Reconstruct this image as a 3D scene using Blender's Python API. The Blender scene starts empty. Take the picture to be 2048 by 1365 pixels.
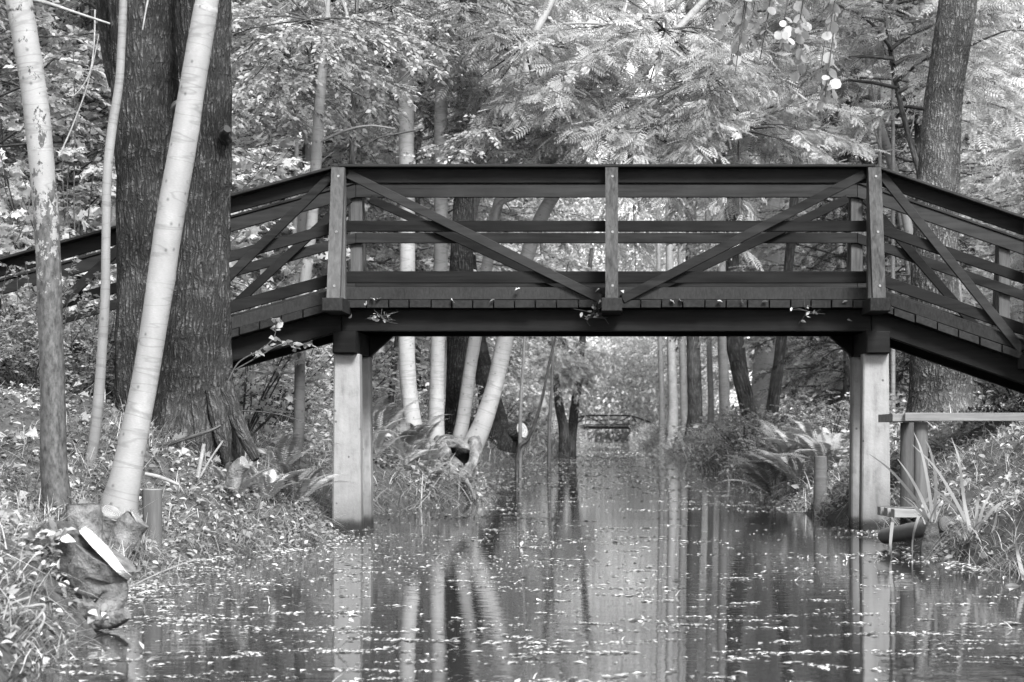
import bpy, math, random
import numpy as np
from mathutils import Vector

# ------------------------------------------------------------------ basics
S = bpy.context.scene
COL = S.collection
R = math.radians
rng = np.random.default_rng(7)
random.seed(7)
HAZE = 0.0
F, CX, CY, H = 4672.0, 1218.0, 868.0, 0.73      # lens in photo pixels, vanishing point, eye height

def P(px, py, Y):
    return np.array([(px - CX) * Y / F, Y, H + (CY - py) * Y / F])

def tag(o, label=None, cat=None, group=None, kind=None):
    if label: o['label'] = label
    if cat: o['category'] = cat
    if group: o['group'] = group
    if kind: o['kind'] = kind
    return o

def empty(name, loc, label=None, cat=None, group=None):
    o = bpy.data.objects.new(name, None)
    COL.objects.link(o)
    o.location = tuple(float(v) for v in loc)
    o.empty_display_size = 0.1
    return tag(o, label, cat, group)

def children(o):
    return list(o.children)

def copy_tree(o, parent=None):
    c = o.copy()
    COL.objects.link(c)
    if parent is not None:
        c.parent = parent
    for ch in children(o):
        copy_tree(ch, c)
    return c

# ------------------------------------------------------------------ noise
def _h(ix, iy, iz):
    n = (ix * 374761393 + iy * 668265263 + iz * 1274126177) & 0x7fffffff
    n = ((n ^ (n >> 13)) * 1274126177) & 0x7fffffff
    return ((n ^ (n >> 16)) & 0xffff) / 65535.0

def vnoise(x, y, z=0.0):
    x, y, z = np.broadcast_arrays(np.asarray(x, float), np.asarray(y, float), np.asarray(z, float))
    ix, iy, iz = np.floor(x).astype(np.int64), np.floor(y).astype(np.int64), np.floor(z).astype(np.int64)
    fx, fy, fz = x - ix, y - iy, z - iz
    fx, fy, fz = [f * f * (3 - 2 * f) for f in (fx, fy, fz)]
    r = 0
    for a in (0, 1):
        for b in (0, 1):
            for c in (0, 1):
                w = (fx if a else 1 - fx) * (fy if b else 1 - fy) * (fz if c else 1 - fz)
                r = r + w * _h(ix + a, iy + b, iz + c)
    return r * 2 - 1

def fbm(x, y, z=0.0, o=3):
    s, a = 0, 1.0
    for k in range(o):
        s = s + a * vnoise(np.asarray(x) * 2 ** k + 17 * k, np.asarray(y) * 2 ** k - 9 * k, np.asarray(z) * 2 ** k)
        a *= .5
    return s

# ------------------------------------------------------------------ mesh building
class Acc:
    """collects vertices and faces (3 or 4 corners) with a material index and a per-vertex value"""
    def __init__(self):
        self.V, self.F, self.M, self.A, self.U, self.n = [], [], [], [], [], 0
    def add(self, V, Fs, mat=0, val=0.5, uv=None):
        V = np.asarray(V, float).reshape(-1, 3)
        Fs = np.asarray(Fs, np.int64)
        self.V.append(V)
        self.F.append(Fs + self.n)
        self.M.append(np.full(len(Fs), mat, np.int32))
        self.A.append(np.broadcast_to(np.asarray(val, float), (len(V),)).copy())
        self.U.append(np.zeros((len(V), 2)) if uv is None else np.asarray(uv, float))
        self.n += len(V)
    def mesh(self, name, mats, smooth=True):
        me = bpy.data.meshes.new(name)
        V = np.concatenate(self.V)
        corner = np.concatenate([f.ravel() for f in self.F])
        sizes = np.concatenate([np.full(len(f), f.shape[1], np.int32) for f in self.F])
        starts = np.concatenate([[0], np.cumsum(sizes)[:-1]]).astype(np.int32)
        me.vertices.add(len(V)); me.vertices.foreach_set('co', V.ravel().astype(np.float32))
        me.loops.add(len(corner)); me.loops.foreach_set('vertex_index', corner.astype(np.int32))
        me.polygons.add(len(sizes))
        me.polygons.foreach_set('loop_start', starts)
        me.polygons.foreach_set('loop_total', sizes)
        me.polygons.foreach_set('material_index', np.concatenate(self.M))
        me.polygons.foreach_set('use_smooth', np.full(len(sizes), smooth))
        at = me.attributes.new('tone', 'FLOAT', 'POINT')
        at.data.foreach_set('value', np.concatenate(self.A).astype(np.float32))
        uvl = me.uv_layers.new(name='UVMap')
        uvl.data.foreach_set('uv', np.concatenate(self.U)[corner].ravel().astype(np.float32))
        for m in (mats if isinstance(mats, (list, tuple)) else [mats]):
            me.materials.append(m)
        me.update(calc_edges=True)
        me.validate()
        return me
    def obj(self, name, mats, parent=None, smooth=True, loc=None):
        o = bpy.data.objects.new(name, self.mesh(name, mats, smooth))
        COL.objects.link(o)
        if parent is not None: o.parent = parent
        if loc is not None: o.location = tuple(float(v) for v in loc)
        return o

def catmull(pts, n):
    pts = np.asarray(pts, float)
    P0 = np.vstack([2 * pts[0] - pts[1], pts, 2 * pts[-1] - pts[-2]])
    t = np.linspace(0, len(pts) - 1, n)
    i = np.minimum(t.astype(int), len(pts) - 2)
    f = (t - i)[:, None]
    a, b, c, d = P0[i], P0[i + 1], P0[i + 2], P0[i + 3]
    return .5 * (2 * b + (c - a) * f + (2 * a - 5 * b + 4 * c - d) * f ** 2 + (3 * b - a - 3 * c + d) * f ** 3)

def norm(v):
    v = np.asarray(v, float)
    return v / np.maximum(np.linalg.norm(v, axis=-1, keepdims=True), 1e-9)

def tube(acc, pts, rad, sides=10, n=None, mat=0, val=.5, rough=0.0, rscale=3.0, seed=0, cap=True, ridge=0.0, knots=None):
    """a swept round body through pts with radii rad; rough: relative surface unevenness"""
    pts = np.asarray(pts, float); rad = np.asarray(rad, float)
    if n is None: n = max(2, len(pts))
    C = catmull(np.hstack([pts, rad[:, None]]), n) if len(pts) > 1 else None
    c, r = C[:, :3], np.maximum(C[:, 3], 1e-4)
    T = norm(np.gradient(c, axis=0))
    ref = np.array([0, 1.0, 0]) if abs(T[0][1]) < .9 else np.array([1.0, 0, 0])
    A = norm(ref - (T @ ref)[:, None] * T)               # seam direction, facing away from the viewer
    B = np.cross(T, A)
    th = np.linspace(0, 2 * math.pi, sides + 1)
    L = np.concatenate([[0], np.cumsum(np.linalg.norm(np.diff(c, axis=0), axis=1))])
    cs, sn = np.cos(th), np.sin(th)
    rr = np.repeat(r[:, None], sides + 1, 1)
    if rough > 0:
        rr = rr * (1 + rough * fbm(cs[None] * 1.3 + seed, sn[None] * 1.3 + 5, L[:, None] * rscale))
    if ridge > 0:
        u = th[None] * np.mean(r)
        d = vnoise(cs * 9 + seed, sn * 9, L[:, None] * 2.2) * .6 + vnoise(cs * 22 + seed, sn * 22 + 3, L[:, None] * 6.0) * .5
        rr = rr + ridge * np.abs(d)
    if knots:
        for (kt, kth, kw, kh) in knots:
            dd = np.angle(np.exp(1j * (th - kth)))[None] * np.mean(r)
            rr = rr + kh * np.exp(-((L[:, None] - kt * L[-1]) ** 2 + dd ** 2) / kw ** 2)
    V = c[:, None] + rr[..., None] * (cs[None, :, None] * A[:, None] + sn[None, :, None] * B[:, None])
    m = sides + 1
    i = np.arange(n - 1)[:, None] * m + np.arange(sides)[None]
    Fq = np.stack([i, i + m, i + m + 1, i + 1], -1).reshape(-1, 4)
    uv = np.stack([np.broadcast_to(th[None] / (2 * math.pi), (n, m)) * 2 * math.pi * np.mean(r), np.broadcast_to(L[:, None], (n, m))], -1)
    acc.add(V.reshape(-1, 3), Fq[:, ::-1], mat, val, uv.reshape(-1, 2))
    if cap:
        for e, k in ((0, 0), (n - 1, 1)):
            ring = V[e, :sides]
            cen = ring.mean(0)
            Vc = np.vstack([ring, cen])
            j = np.arange(sides)
            f = np.stack([j, (j + 1) % sides, np.full(sides, sides)], -1)
            acc.add(Vc, f if k == 0 else f[:, ::-1], mat, val)
    return c, r

def hexa(acc, a, b, mat=0, val=.5, bev=0.004, jitter=0.0):
    """box from corner a to corner b with chamfered long edges"""
    a, b = np.minimum(a, b), np.maximum(a, b)
    prism(acc, [(a[0], a[2]), (b[0], a[2]), (b[0], b[2]), (a[0], b[2])], a[1], b[1], mat, val, bev)

def prism(acc, xz, y0, y1, mat=0, val=.5, bev=0.004):
    """polygon in the XZ plane swept from y0 to y1, its outline edges chamfered at both ends"""
    xz = np.asarray(xz, float)
    k = len(xz)
    cen = xz.mean(0)
    ar = np.sum(xz[:, 0] * np.roll(xz[:, 1], -1) - np.roll(xz[:, 0], -1) * xz[:, 1])
    if ar < 0: xz = xz[::-1]
    e1 = norm(np.roll(xz, -1, 0) - xz); e0 = norm(xz - np.roll(xz, 1, 0))
    nrm = norm(np.stack([e0[:, 1] + e1[:, 1], -(e0[:, 0] + e1[:, 0])], -1))
    ins = xz - nrm * bev * 1.4
    rings = [(ins, y0), (xz, y0 + bev), (xz, y1 - bev), (ins, y1)]
    V = np.concatenate([np.stack([q[:, 0], np.full(k, y), q[:, 1]], -1) for q, y in rings])
    j = np.arange(k)
    for r_ in range(3):
        f = np.stack([r_ * k + j, r_ * k + (j + 1) % k, (r_ + 1) * k + (j + 1) % k, (r_ + 1) * k + j], -1)
        acc.add(V, f, mat, val) if r_ == 0 else None
        if r_ > 0:
            acc.F.append(f + acc.n - len(V)); acc.M.append(np.full(k, mat, np.int32))
    base = acc.n - len(V)
    if k == 4:
        acc.F.append(np.array([[3, 2, 1, 0]]) + base); acc.F.append(np.array([[0, 1, 2, 3]]) + 3 * k + base)
        acc.M.append(np.full(2, mat, np.int32))
    else:
        f0 = np.stack([np.zeros(k - 2, int), np.arange(2, k), np.arange(1, k - 1)], -1)
        acc.F.append(f0 + base); acc.F.append(f0[:, ::-1] + 3 * k + base)
        acc.M.append(np.full(2 * (k - 2), mat, np.int32))

# leaf outlines: columns are along the leaf, across it, and out of its plane
LEAF4 = (np.array([[0, 0, 0], [.45, .27, .06], [1, 0, -.08], [.45, -.27, .06]]), np.array([[0, 2, 1], [0, 3, 2]]))
LEAF8 = (np.array([[0, 0, 0], [.22, .24, .05], [.55, .3, .07], [.85, .14, .0], [1.05, 0, -.1], [.85, -.14, .0], [.55, -.3, .07], [.22, -.24, .05], [.5, 0, -.02]]),
         np.array([[0, 8, 1], [1, 8, 2], [2, 8, 3], [3, 8, 4], [4, 8, 5], [5, 8, 6], [6, 8, 7], [7, 8, 0]])[:, ::-1])
ROUND8 = (np.array([[0, 0, 0], [.18, .34, .05], [.55, .46, .08], [.9, .28, .02], [1.0, 0, -.05], [.9, -.28, .02], [.55, -.46, .08], [.18, -.34, .05], [.5, 0, 0]]), LEAF8[1])
LOBED = (np.array([[0, 0, 0], [.1, .42, .04], [.36, .24, .0], [.55, .55, .06], [.68, .2, .0], [1.05, 0, -.1], [.68, -.2, .0], [.55, -.55, .06], [.36, -.24, .0], [.1, -.42, .04]]),
         np.array([[0, 2, 1], [0, 4, 2], [2, 4, 3], [0, 5, 4], [0, 6, 5], [0, 8, 6], [8, 7, 6], [0, 9, 8]]))

def pinnate(pairs=6, lw=.085, ll=.27):
    V, Fs = [], []
    def leaflet(base, d, L, W):
        d = np.array([d[0], d[1]]); s = np.array([-d[1], d[0]])
        n0 = len(V)
        for (a, b, c) in ((0, 0, 0), (.45, W, .02), (1, 0, -.05 * L * 4), (.45, -W, .02)):
            q = base + d * a * L + s * b
            V.append([q[0], q[1], c * 1.0 - .18 * (base[0]) ** 2])
        Fs.append([n0, n0 + 2, n0 + 1]); Fs.append([n0, n0 + 3, n0 + 2])
    for k in range(pairs):
        x = .22 + .72 * k / pairs
        L = ll * (1 - .25 * abs(k - pairs * .5) / (pairs * .5))
        for s in (1, -1):
            leaflet(np.array([x, 0]), norm(np.array([.45, s])), L, lw * L / ll * .55)
    leaflet(np.array([.94, 0]), np.array([1.0, 0]), ll * .9, lw * .55)
    n0 = len(V)
    V += [[0, .006, 0], [.95, .004, -.16], [.95, -.004, -.16], [0, -.006, 0]]
    Fs += [[n0, n0 + 1, n0 + 2], [n0, n0 + 2, n0 + 3]]
    return np.array(V), np.array(Fs)
PINN = pinnate()

def leaves(acc, pos, axis, nrm, size, tpl=LEAF4, mat=0, tone=None, flat=1.0):
    pos = np.asarray(pos, float); N = len(pos)
    if N == 0: return
    a = norm(axis)
    n = norm(nrm - np.sum(nrm * a, 1, keepdims=True) * a)
    s = np.cross(n, a)
    TV, TF = tpl
    sz = np.broadcast_to(np.asarray(size, float), (N,))[:, None, None]
    V = pos[:, None] + sz * (TV[None, :, 0:1] * a[:, None] + TV[None, :, 1:2] * s[:, None] + flat * TV[None, :, 2:3] * n[:, None])
    k = len(TV)
    Fs = (TF[None] + (np.arange(N) * k)[:, None, None]).reshape(-1, TF.shape[1])
    if tone is None: tone = rng.random(N)
    acc.add(V.reshape(-1, 3), Fs, mat, np.repeat(tone, k))

def blades(acc, base, tip_dir, length, width, droop, segs=4, mat=0, tone=None, g=rng):
    """grass-like strips"""
    base = np.asarray(base, float); N = len(base)
    d = norm(tip_dir)
    side = norm(np.cross(d, np.array([0, 0, 1.0])) + 1e-4)
    t = np.linspace(0, 1, segs + 1)
    L = np.broadcast_to(np.asarray(length, float), (N,))[:, None, None]
    W = np.broadcast_to(np.asarray(width, float), (N,))[:, None, None]
    D = np.broadcast_to(np.asarray(droop, float), (N,))[:, None, None]
    hd = d * np.array([1, 1, 0]) + 1e-6
    c = base[:, None] + L * (d[:, None] * t[None, :, None] + D * (norm(hd)[:, None] * .4 + np.array([0, 0, -1.0])) * (t ** 2)[None, :, None])
    w = W * (1 - t ** 1.6)[None, :, None] * .5 + .0004
    V = np.stack([c - side[:, None] * w, c + side[:, None] * w], 2).reshape(N, -1, 3)
    k = (segs + 1) * 2
    i = np.arange(segs) * 2
    q = np.stack([i, i + 1, i + 3, i + 2], -1)
    Fs = (q[None] + (np.arange(N) * k)[:, None, None]).reshape(-1, 4)
    if tone is None: tone = g.random(N)
    acc.add(V.reshape(-1, 3), Fs, mat, np.repeat(tone, k))

# ------------------------------------------------------------------ materials (a black and white world)
def newmat(name):
    m = bpy.data.materials.new(name); m.use_nodes = True
    nt = m.node_tree; nt.nodes.clear()
    out = nt.nodes.new('ShaderNodeOutputMaterial')
    b = nt.nodes.new('ShaderNodeBsdfPrincipled')
    nt.links.new(b.outputs[0], out.inputs[0])
    return m, nt, b, out

def N(nt, t, **kw):
    n = nt.nodes.new(t)
    for k, v in kw.items():
        if hasattr(n, k) and not k[0].isupper(): setattr(n, k, v)
        else: n.inputs[k.replace('_', ' ')].default_value = v
    return n

def ramp(nt, fac, stops):
    r = nt.nodes.new('ShaderNodeValToRGB')
    els = r.color_ramp.elements
    while len(els) > 1: els.remove(els[-1])
    els[0].position = stops[0][0]; els[0].color = (stops[0][1],) * 3 + (1,)
    for p, v in stops[1:]:
        e = els.new(p); e.color = (v, v, v, 1)
    nt.links.new(fac, r.inputs[0])
    return r.outputs[0]

def mapped(nt, src, scale, coord='Object'):
    tc = nt.nodes.new('ShaderNodeTexCoord')
    mp = nt.nodes.new('ShaderNodeMapping'); mp.inputs['Scale'].default_value = scale
    nt.links.new(tc.outputs[coord], mp.inputs[0])
    return mp.outputs[0]

def noise(nt, vec, scale, detail=4, rough=.6, dist=0.0):
    n = nt.nodes.new('ShaderNodeTexNoise')
    n.inputs['Scale'].default_value = scale; n.inputs['Detail'].default_value = detail
    n.inputs['Roughness'].default_value = rough; n.inputs['Distortion'].default_value = dist
    nt.links.new(vec, n.inputs['Vector'])
    return n.outputs['Fac']

def mul(nt, a, b, op='MULTIPLY', clamp=False):
    m = nt.nodes.new('ShaderNodeMath'); m.operation = op; m.use_clamp = clamp
    for i, x in enumerate((a, b)):
        if isinstance(x, (int, float)): m.inputs[i].default_value = x
        else: nt.links.new(x, m.inputs[i])
    return m.outputs[0]

def bump(nt, b, h, strength, dist):
    bn = nt.nodes.new('ShaderNodeBump'); bn.inputs['Strength'].default_value = strength; bn.inputs['Distance'].default_value = dist
    nt.links.new(h, bn.inputs['Height']); nt.links.new(bn.outputs[0], b.inputs['Normal'])

def mat_wood(name, lo, hi, rough=.75, scale=(.5, 9, 9), weather=.0):
    m, nt, b, _ = newmat(name)
    v = mapped(nt, None, scale)
    g = noise(nt, v, 3.0, 6, .65, .6)
    blot = noise(nt, mapped(nt, None, (1, 1, 1)), 2.3, 4, .6)
    oi = nt.nodes.new('ShaderNodeObjectInfo')
    f = mul(nt, mul(nt, g, .75), mul(nt, blot, .45), 'ADD')
    f = mul(nt, f, mul(nt, mul(nt, oi.outputs['Random'], .24), -.22, 'ADD'), 'ADD')
    c = ramp(nt, f, [(.25, lo), (.5, (lo + hi) / 2), (.75, hi)])
    nt.links.new(c, b.inputs['Base Color'])
    b.inputs['Roughness'].default_value = rough
    b.inputs['Specular IOR Level'].default_value = .12
    bump(nt, b, g, .35, .006)
    return m

def mat_leaf(name, lo, hi, trans=.35, rough=.42, spec=.4, dark=None):
    m, nt, b, out = newmat(name)
    at = nt.nodes.new('ShaderNodeAttribute'); at.attribute_name = 'tone'
    oi = nt.nodes.new('ShaderNodeObjectInfo')
    f = mul(nt, at.outputs['Fac'], mul(nt, mul(nt, oi.outputs['Random'], .3), -.15, 'ADD'), 'ADD', True)
    c = ramp(nt, f, [(0, lo), (.5, lo * .6 + hi * .4), (1, hi)])
    nt.links.new(c, b.inputs['Base Color'])
    b.inputs['Roughness'].default_value = rough; b.inputs['Specular IOR Level'].default_value = spec
    tr = nt.nodes.new('ShaderNodeBsdfTranslucent'); nt.links.new(c, tr.inputs['Color'])
    mx = nt.nodes.new('ShaderNodeMixShader'); mx.inputs[0].default_value = trans
    nt.links.new(b.outputs[0], mx.inputs[1]); nt.links.new(tr.outputs[0], mx.inputs[2])
    nt.links.new(mx.outputs[0], out.inputs[0])
    return m

def mat_bark_dark(name, lo, hi, su=16, sv=5.0, dist=.03, lichen=0.0):
    """furrowed bark: broken vertical ridges of uneven size with flaky plates between dark cracks"""
    m, nt, b, _ = newmat(name)
    w = nt.nodes.new('ShaderNodeTexNoise'); w.inputs['Scale'].default_value = 1.0; w.inputs['Detail'].default_value = 3
    nt.links.new(mapped(nt, None, (7, 5, 1), 'UV'), w.inputs['Vector'])
    mixv = nt.nodes.new('ShaderNodeVectorMath'); mixv.operation = 'MULTIPLY_ADD'
    nt.links.new(w.outputs['Color'], mixv.inputs[0]); mixv.inputs[1].default_value = (.05, .12, 0)
    nt.links.new(mapped(nt, None, (1, 1, 1), 'UV'), mixv.inputs[2])
    def sc(a, c):
        mp = nt.nodes.new('ShaderNodeMapping'); mp.inputs['Scale'].default_value = (a, c, 1); nt.links.new(mixv.outputs[0], mp.inputs[0]); return mp.outputs[0]
    def ridged(n):
        return mul(nt, mul(nt, mul(nt, n, -.5, 'ADD'), 0, 'ADD') if False else nabs(mul(nt, n, -.5, 'ADD')), 4.5, 'MULTIPLY', True)
    def nabs(x):
        a = nt.nodes.new('ShaderNodeMath'); a.operation = 'ABSOLUTE'; nt.links.new(x, a.inputs[0]); return a.outputs[0]
    r1 = ridged(noise(nt, sc(su, sv * .45), 1.0, 2, .5))
    r2 = ridged(noise(nt, sc(su * .55, sv * 1.5), 1.0, 2, .55))
    fine = noise(nt, sc(su * 3.2, sv * 3.0), 1.0, 5, .7)
    big = noise(nt, mapped(nt, None, (1.2, 1.2, 1.2)), 1.8, 4, .6)
    h = mul(nt, mul(nt, r1, mul(nt, mul(nt, r2, .6), .4, 'ADD')), mul(nt, fine, .4), 'ADD')
    f = mul(nt, mul(nt, h, .58), mul(nt, mul(nt, big, .7), -.18, 'ADD'), 'ADD')
    c = ramp(nt, f, [(.2, lo * .2), (.4, lo), (.6, lo + (hi - lo) * .5), (.85, hi)])
    nt.links.new(c, b.inputs['Base Color'])
    b.inputs['Roughness'].default_value = .85; b.inputs['Specular IOR Level'].default_value = .2
    bump(nt, b, h, 1.0, dist)
    return m

def mat_bark_pale(name, lo, hi, stain=0.0, stain_z=(0.0, 0.0), rings=2.6):
    """smooth pale bark: fine lenticels, dark scar rings, blotches, dark stains near the foot"""
    m, nt, b, _ = newmat(name)
    uv = mapped(nt, None, (1, 1, 1), 'UV')
    lent = noise(nt, mapped(nt, None, (55, 190, 1), 'UV'), 1.0, 2, .5)
    ring = noise(nt, mapped(nt, None, (1.6, 4.2 * rings, 1), 'UV'), .55, 3, .6, .3)
    blot = noise(nt, mapped(nt, None, (3, 2.2, 1), 'UV'), 1.6, 5, .65, .4)
    vo = nt.nodes.new('ShaderNodeTexVoronoi'); vo.voronoi_dimensions = '2D'; vo.inputs['Scale'].default_value = 1.0
    nt.links.new(mapped(nt, None, (7, 6.0, 1), 'UV'), vo.inputs['Vector'])
    scar = ramp(nt, vo.outputs['Distance'], [(0.0, .0), (.035, .35), (.08, 1)])
    f = mul(nt, mul(nt, blot, .85), mul(nt, lent, .3), 'ADD')
    c = ramp(nt, f, [(.2, lo), (.62, (lo + hi) / 2), (.85, hi)])
    ringm = ramp(nt, mul(nt, mul(nt, mul(nt, ring, -.5, 'ADD'), 0, 'ADD'), 0, 'ADD') if False else mul(nt, mul(nt, ring, -.5, 'ADD'), 2.0), [(0, 1)]) if False else ramp(nt, ring, [(.36, 1), (.385, .25), (.41, 1), (.53, 1), (.545, .35), (.56, 1), (.64, 1), (.66, .3), (.68, 1)])
    mm = nt.nodes.new('ShaderNodeMix'); mm.data_type = 'RGBA'; mm.blend_type = 'MULTIPLY'; mm.inputs['Factor'].default_value = .4
    nt.links.new(c, mm.inputs[6]); nt.links.new(ringm, mm.inputs[7])
    m2 = nt.nodes.new('ShaderNodeMix'); m2.data_type = 'RGBA'; m2.blend_type = 'MULTIPLY'; m2.inputs['Factor'].default_value = .6
    nt.links.new(mm.outputs[2], m2.inputs[6]); nt.links.new(scar, m2.inputs[7])
    col = m2.outputs[2]
    if stain > 0:
        tc = nt.nodes.new('ShaderNodeTexCoord'); sx = nt.nodes.new('ShaderNodeSeparateXYZ'); nt.links.new(tc.outputs['UV'], sx.inputs[0])
        mr = nt.nodes.new('ShaderNodeMapRange'); mr.inputs[1].default_value = stain_z[0]; mr.inputs[2].default_value = stain_z[1]
        mr.inputs[3].default_value = 1; mr.inputs[4].default_value = 0
        nt.links.new(sx.outputs[1], mr.inputs[0])
        sn = noise(nt, mapped(nt, None, (5, 3, 1), 'UV'), 2.0, 6, .75)
        k = ramp(nt, mul(nt, mul(nt, mr.outputs[0], .75), mul(nt, sn, 1.7), 'ADD'), [(.98, 0), (1.3, 1)])
        m3 = nt.nodes.new('ShaderNodeMix'); m3.data_type = 'RGBA'
        nt.links.new(mul(nt, k, stain), m3.inputs['Factor']); nt.links.new(col, m3.inputs[6]); nt.links.new(ramp(nt, noise(nt, mapped(nt, None, (40, 16, 1), 'UV'), 1.0, 5, .7), [(.35, .015), (.7, .11)]), m3.inputs[7])
        col = m3.outputs[2]
    nt.links.new(col, b.inputs['Base Color'])
    b.inputs['Roughness'].default_value = .6; b.inputs['Specular IOR Level'].default_value = .3
    bump(nt, b, mul(nt, mul(nt, lent, .5), ring, 'ADD'), .35, .004)
    return m

def mat_noise(name, lo, hi, scale=8, rough=.9, bs=.5, bd=.01, detail=6):
    m, nt, b, _ = newmat(name)
    n = noise(nt, mapped(nt, None, (1, 1, 1)), scale, detail, .65)
    nt.links.new(ramp(nt, n, [(.3, lo), (.7, hi)]), b.inputs['Base Color'])
    b.inputs['Roughness'].default_value = rough; b.inputs['Specular IOR Level'].default_value = .2
    bump(nt, b, n, bs, bd)
    return m

def mat_concrete():
    m, nt, b, _ = newmat('concrete')
    o = mapped(nt, None, (1, 1, 1))
    n1 = noise(nt, o, 5, 6, .7); n2 = noise(nt, mapped(nt, None, (9, 9, 1.2)), 2.0, 5, .6); n3 = noise(nt, o, 55, 3)
    f = mul(nt, mul(nt, n1, .55), mul(nt, n2, .5), 'ADD')
    c = ramp(nt, f, [(.36, .11), (.5, .2), (.7, .27)])
    vo = nt.nodes.new('ShaderNodeTexVoronoi'); vo.inputs['Scale'].default_value = 9; nt.links.new(o, vo.inputs['Vector'])
    pit = ramp(nt, vo.outputs['Distance'], [(0, .12), (.07, .3), (.1, 1)])
    mm = nt.nodes.new('ShaderNodeMix'); mm.data_type = 'RGBA'; mm.blend_type = 'MULTIPLY'; mm.inputs['Factor'].default_value = .8
    nt.links.new(c, mm.inputs[6]); nt.links.new(pit, mm.inputs[7])
    tc = nt.nodes.new('ShaderNodeTexCoord'); sx = nt.nodes.new('ShaderNodeSeparateXYZ'); nt.links.new(tc.outputs['Object'], sx.inputs[0])
    z = mul(nt, sx.outputs[2], mul(nt, n1, .05), 'ADD')
    wet = ramp(nt, z, [(.06, .05), (.085, .16), (.12, .6), (.4, 1)])     # waterline stain
    top = ramp(nt, mul(nt, z, mul(nt, n2, .35), 'ADD'), [(1.28, 1), (1.46, .45)]) if False else None
    m2 = nt.nodes.new('ShaderNodeMix'); m2.data_type = 'RGBA'; m2.blend_type = 'MULTIPLY'; m2.inputs['Factor'].default_value = 1
    nt.links.new(mm.outputs[2], m2.inputs[6]); nt.links.new(wet, m2.inputs[7])
    nt.links.new(m2.outputs[2], b.inputs['Base Color'])
    b.inputs['Roughness'].default_value = .85
    bump(nt, b, mul(nt, n3, mul(nt, pit, .8), 'ADD'), .4, .006)
    return m

def mat_water():
    m, nt, b, _ = newmat('canal_water')
    b.inputs['Base Color'].default_value = (.03, .03, .03, 1)
    b.inputs['Roughness'].default_value = .02
    b.inputs['IOR'].default_value = 1.33
    n1 = noise(nt, mapped(nt, None, (2.2, 5.5, 1)), 1.6, 3, .55)
    n2 = noise(nt, mapped(nt, None, (9, 24, 1)), 1.0, 2, .5)
    big = noise(nt, mapped(nt, None, (.35, .5, 1)), 1.0, 2, .5)
    gate = ramp(nt, big, [(.42, .15), (.62, 1)])
    bump(nt, b, mul(nt, mul(nt, n1, 1.0), mul(nt, mul(nt, n2, .35), gate), 'ADD'), .02, .05)
    return m

M = {}
M['beam'] = mat_wood('dark_stained_timber', .003, .013)
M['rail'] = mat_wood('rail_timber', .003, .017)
M['rail_inner'] = mat_wood('rail_timber_paler', .006, .034)  # same timber as the rails in a paler tone
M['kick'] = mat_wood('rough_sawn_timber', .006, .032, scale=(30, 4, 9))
M['post'] = mat_wood('grey_post_timber', .018, .1, scale=(14, 14, 1.2))  # grey tone set paler than the rails
M['plank'] = mat_wood('deck_timber', .008, .034, scale=(12, 1.2, 12))
M['pale_timber'] = mat_wood('sun_bleached_timber', .11, .28)
M['round_post'] = mat_wood('treated_round_timber', .05, .13, scale=(14, 14, 1.2))
M['concrete'] = mat_concrete()
M['water'] = mat_water()
M['bark_pale'] = mat_bark_pale('pale_bark', .15, .33)
M['bark_pale_stained'] = mat_bark_pale('pale_bark_stained', .15, .32, .97, (0.5, 2.3))
M['bark_sapling'] = mat_bark_pale('sapling_bark', .12, .26)
M['bark_dark'] = mat_bark_dark('dark_fissured_bark', .032, .15, 38, 18, .03)
M['bark_mid'] = mat_bark_dark('grey_scaly_bark', .06, .26, 30, 21, .035)
M['bark_far'] = mat_bark_dark('plain_grey_bark', .06, .17, 22, 7, .012)
M['bark_farlight'] = mat_bark_pale('light_grey_bark', .16, .36)
M['root_bark'] = mat_noise('gnarled_root_bark', .04, .27, 13, .85, 1.0, .04, 9)
M['bark_white'] = mat_bark_pale('white_alder_bark', .18, .38)
M['steel'] = mat_noise('dull_steel', .1, .3, 60, .5, .2, .002)
M['twig'] = mat_noise('twig_bark', .03, .09, 20)
M['twig_pale'] = mat_noise('pale_twig', .14, .36, 20)
M['leaf'] = mat_leaf('broad_leaf', .15, .62, .5)
M['leaf_bright'] = mat_leaf('yellowing_leaf', .28, .82, .5)
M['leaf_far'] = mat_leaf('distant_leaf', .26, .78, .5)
M['leaf_dark'] = mat_leaf('dark_leaf', .12, .52, .5)
M['needle'] = mat_leaf('conifer_needle', .014, .05, .1)
M['fern'] = mat_leaf('fern_frond', .13, .5)
M['litter'] = mat_leaf('dry_fallen_leaf', .14, .72, .25, .55, .3)
M['float'] = mat_leaf('wet_floating_leaf', .18, .72, .1, .35, .5)
M['grass'] = mat_leaf('bank_grass', .15, .6)
M['reed'] = mat_leaf('sedge_blade', .14, .4)
M['soil'] = mat_noise('leafy_soil', .03, .11, 14, .95, .8, .03)
def mat_cut(name, lo, hi):
    m, nt, b, _ = newmat(name)
    w = nt.nodes.new('ShaderNodeTexWave'); w.wave_type = 'RINGS'; w.rings_direction = 'SPHERICAL'
    w.inputs['Scale'].default_value = 34; w.inputs['Distortion'].default_value = 5; w.inputs['Detail'].default_value = 3
    nt.links.new(mapped(nt, None, (1, 1, 1)), w.inputs['Vector'])
    n = noise(nt, mapped(nt, None, (1, 1, 1)), 14, 5, .65)
    f = mul(nt, mul(nt, w.outputs['Fac'], .4), mul(nt, n, .8), 'ADD')
    nt.links.new(ramp(nt, f, [(.25, lo * .6), (.5, lo), (.8, hi)]), b.inputs['Base Color'])
    b.inputs['Roughness'].default_value = .85
    bump(nt, b, f, .5, .004)
    return m
M['cut'] = mat_cut('fresh_cut_wood', .38, .68)
M['cut_old'] = mat_cut('old_cut_wood', .13, .3)
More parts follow.
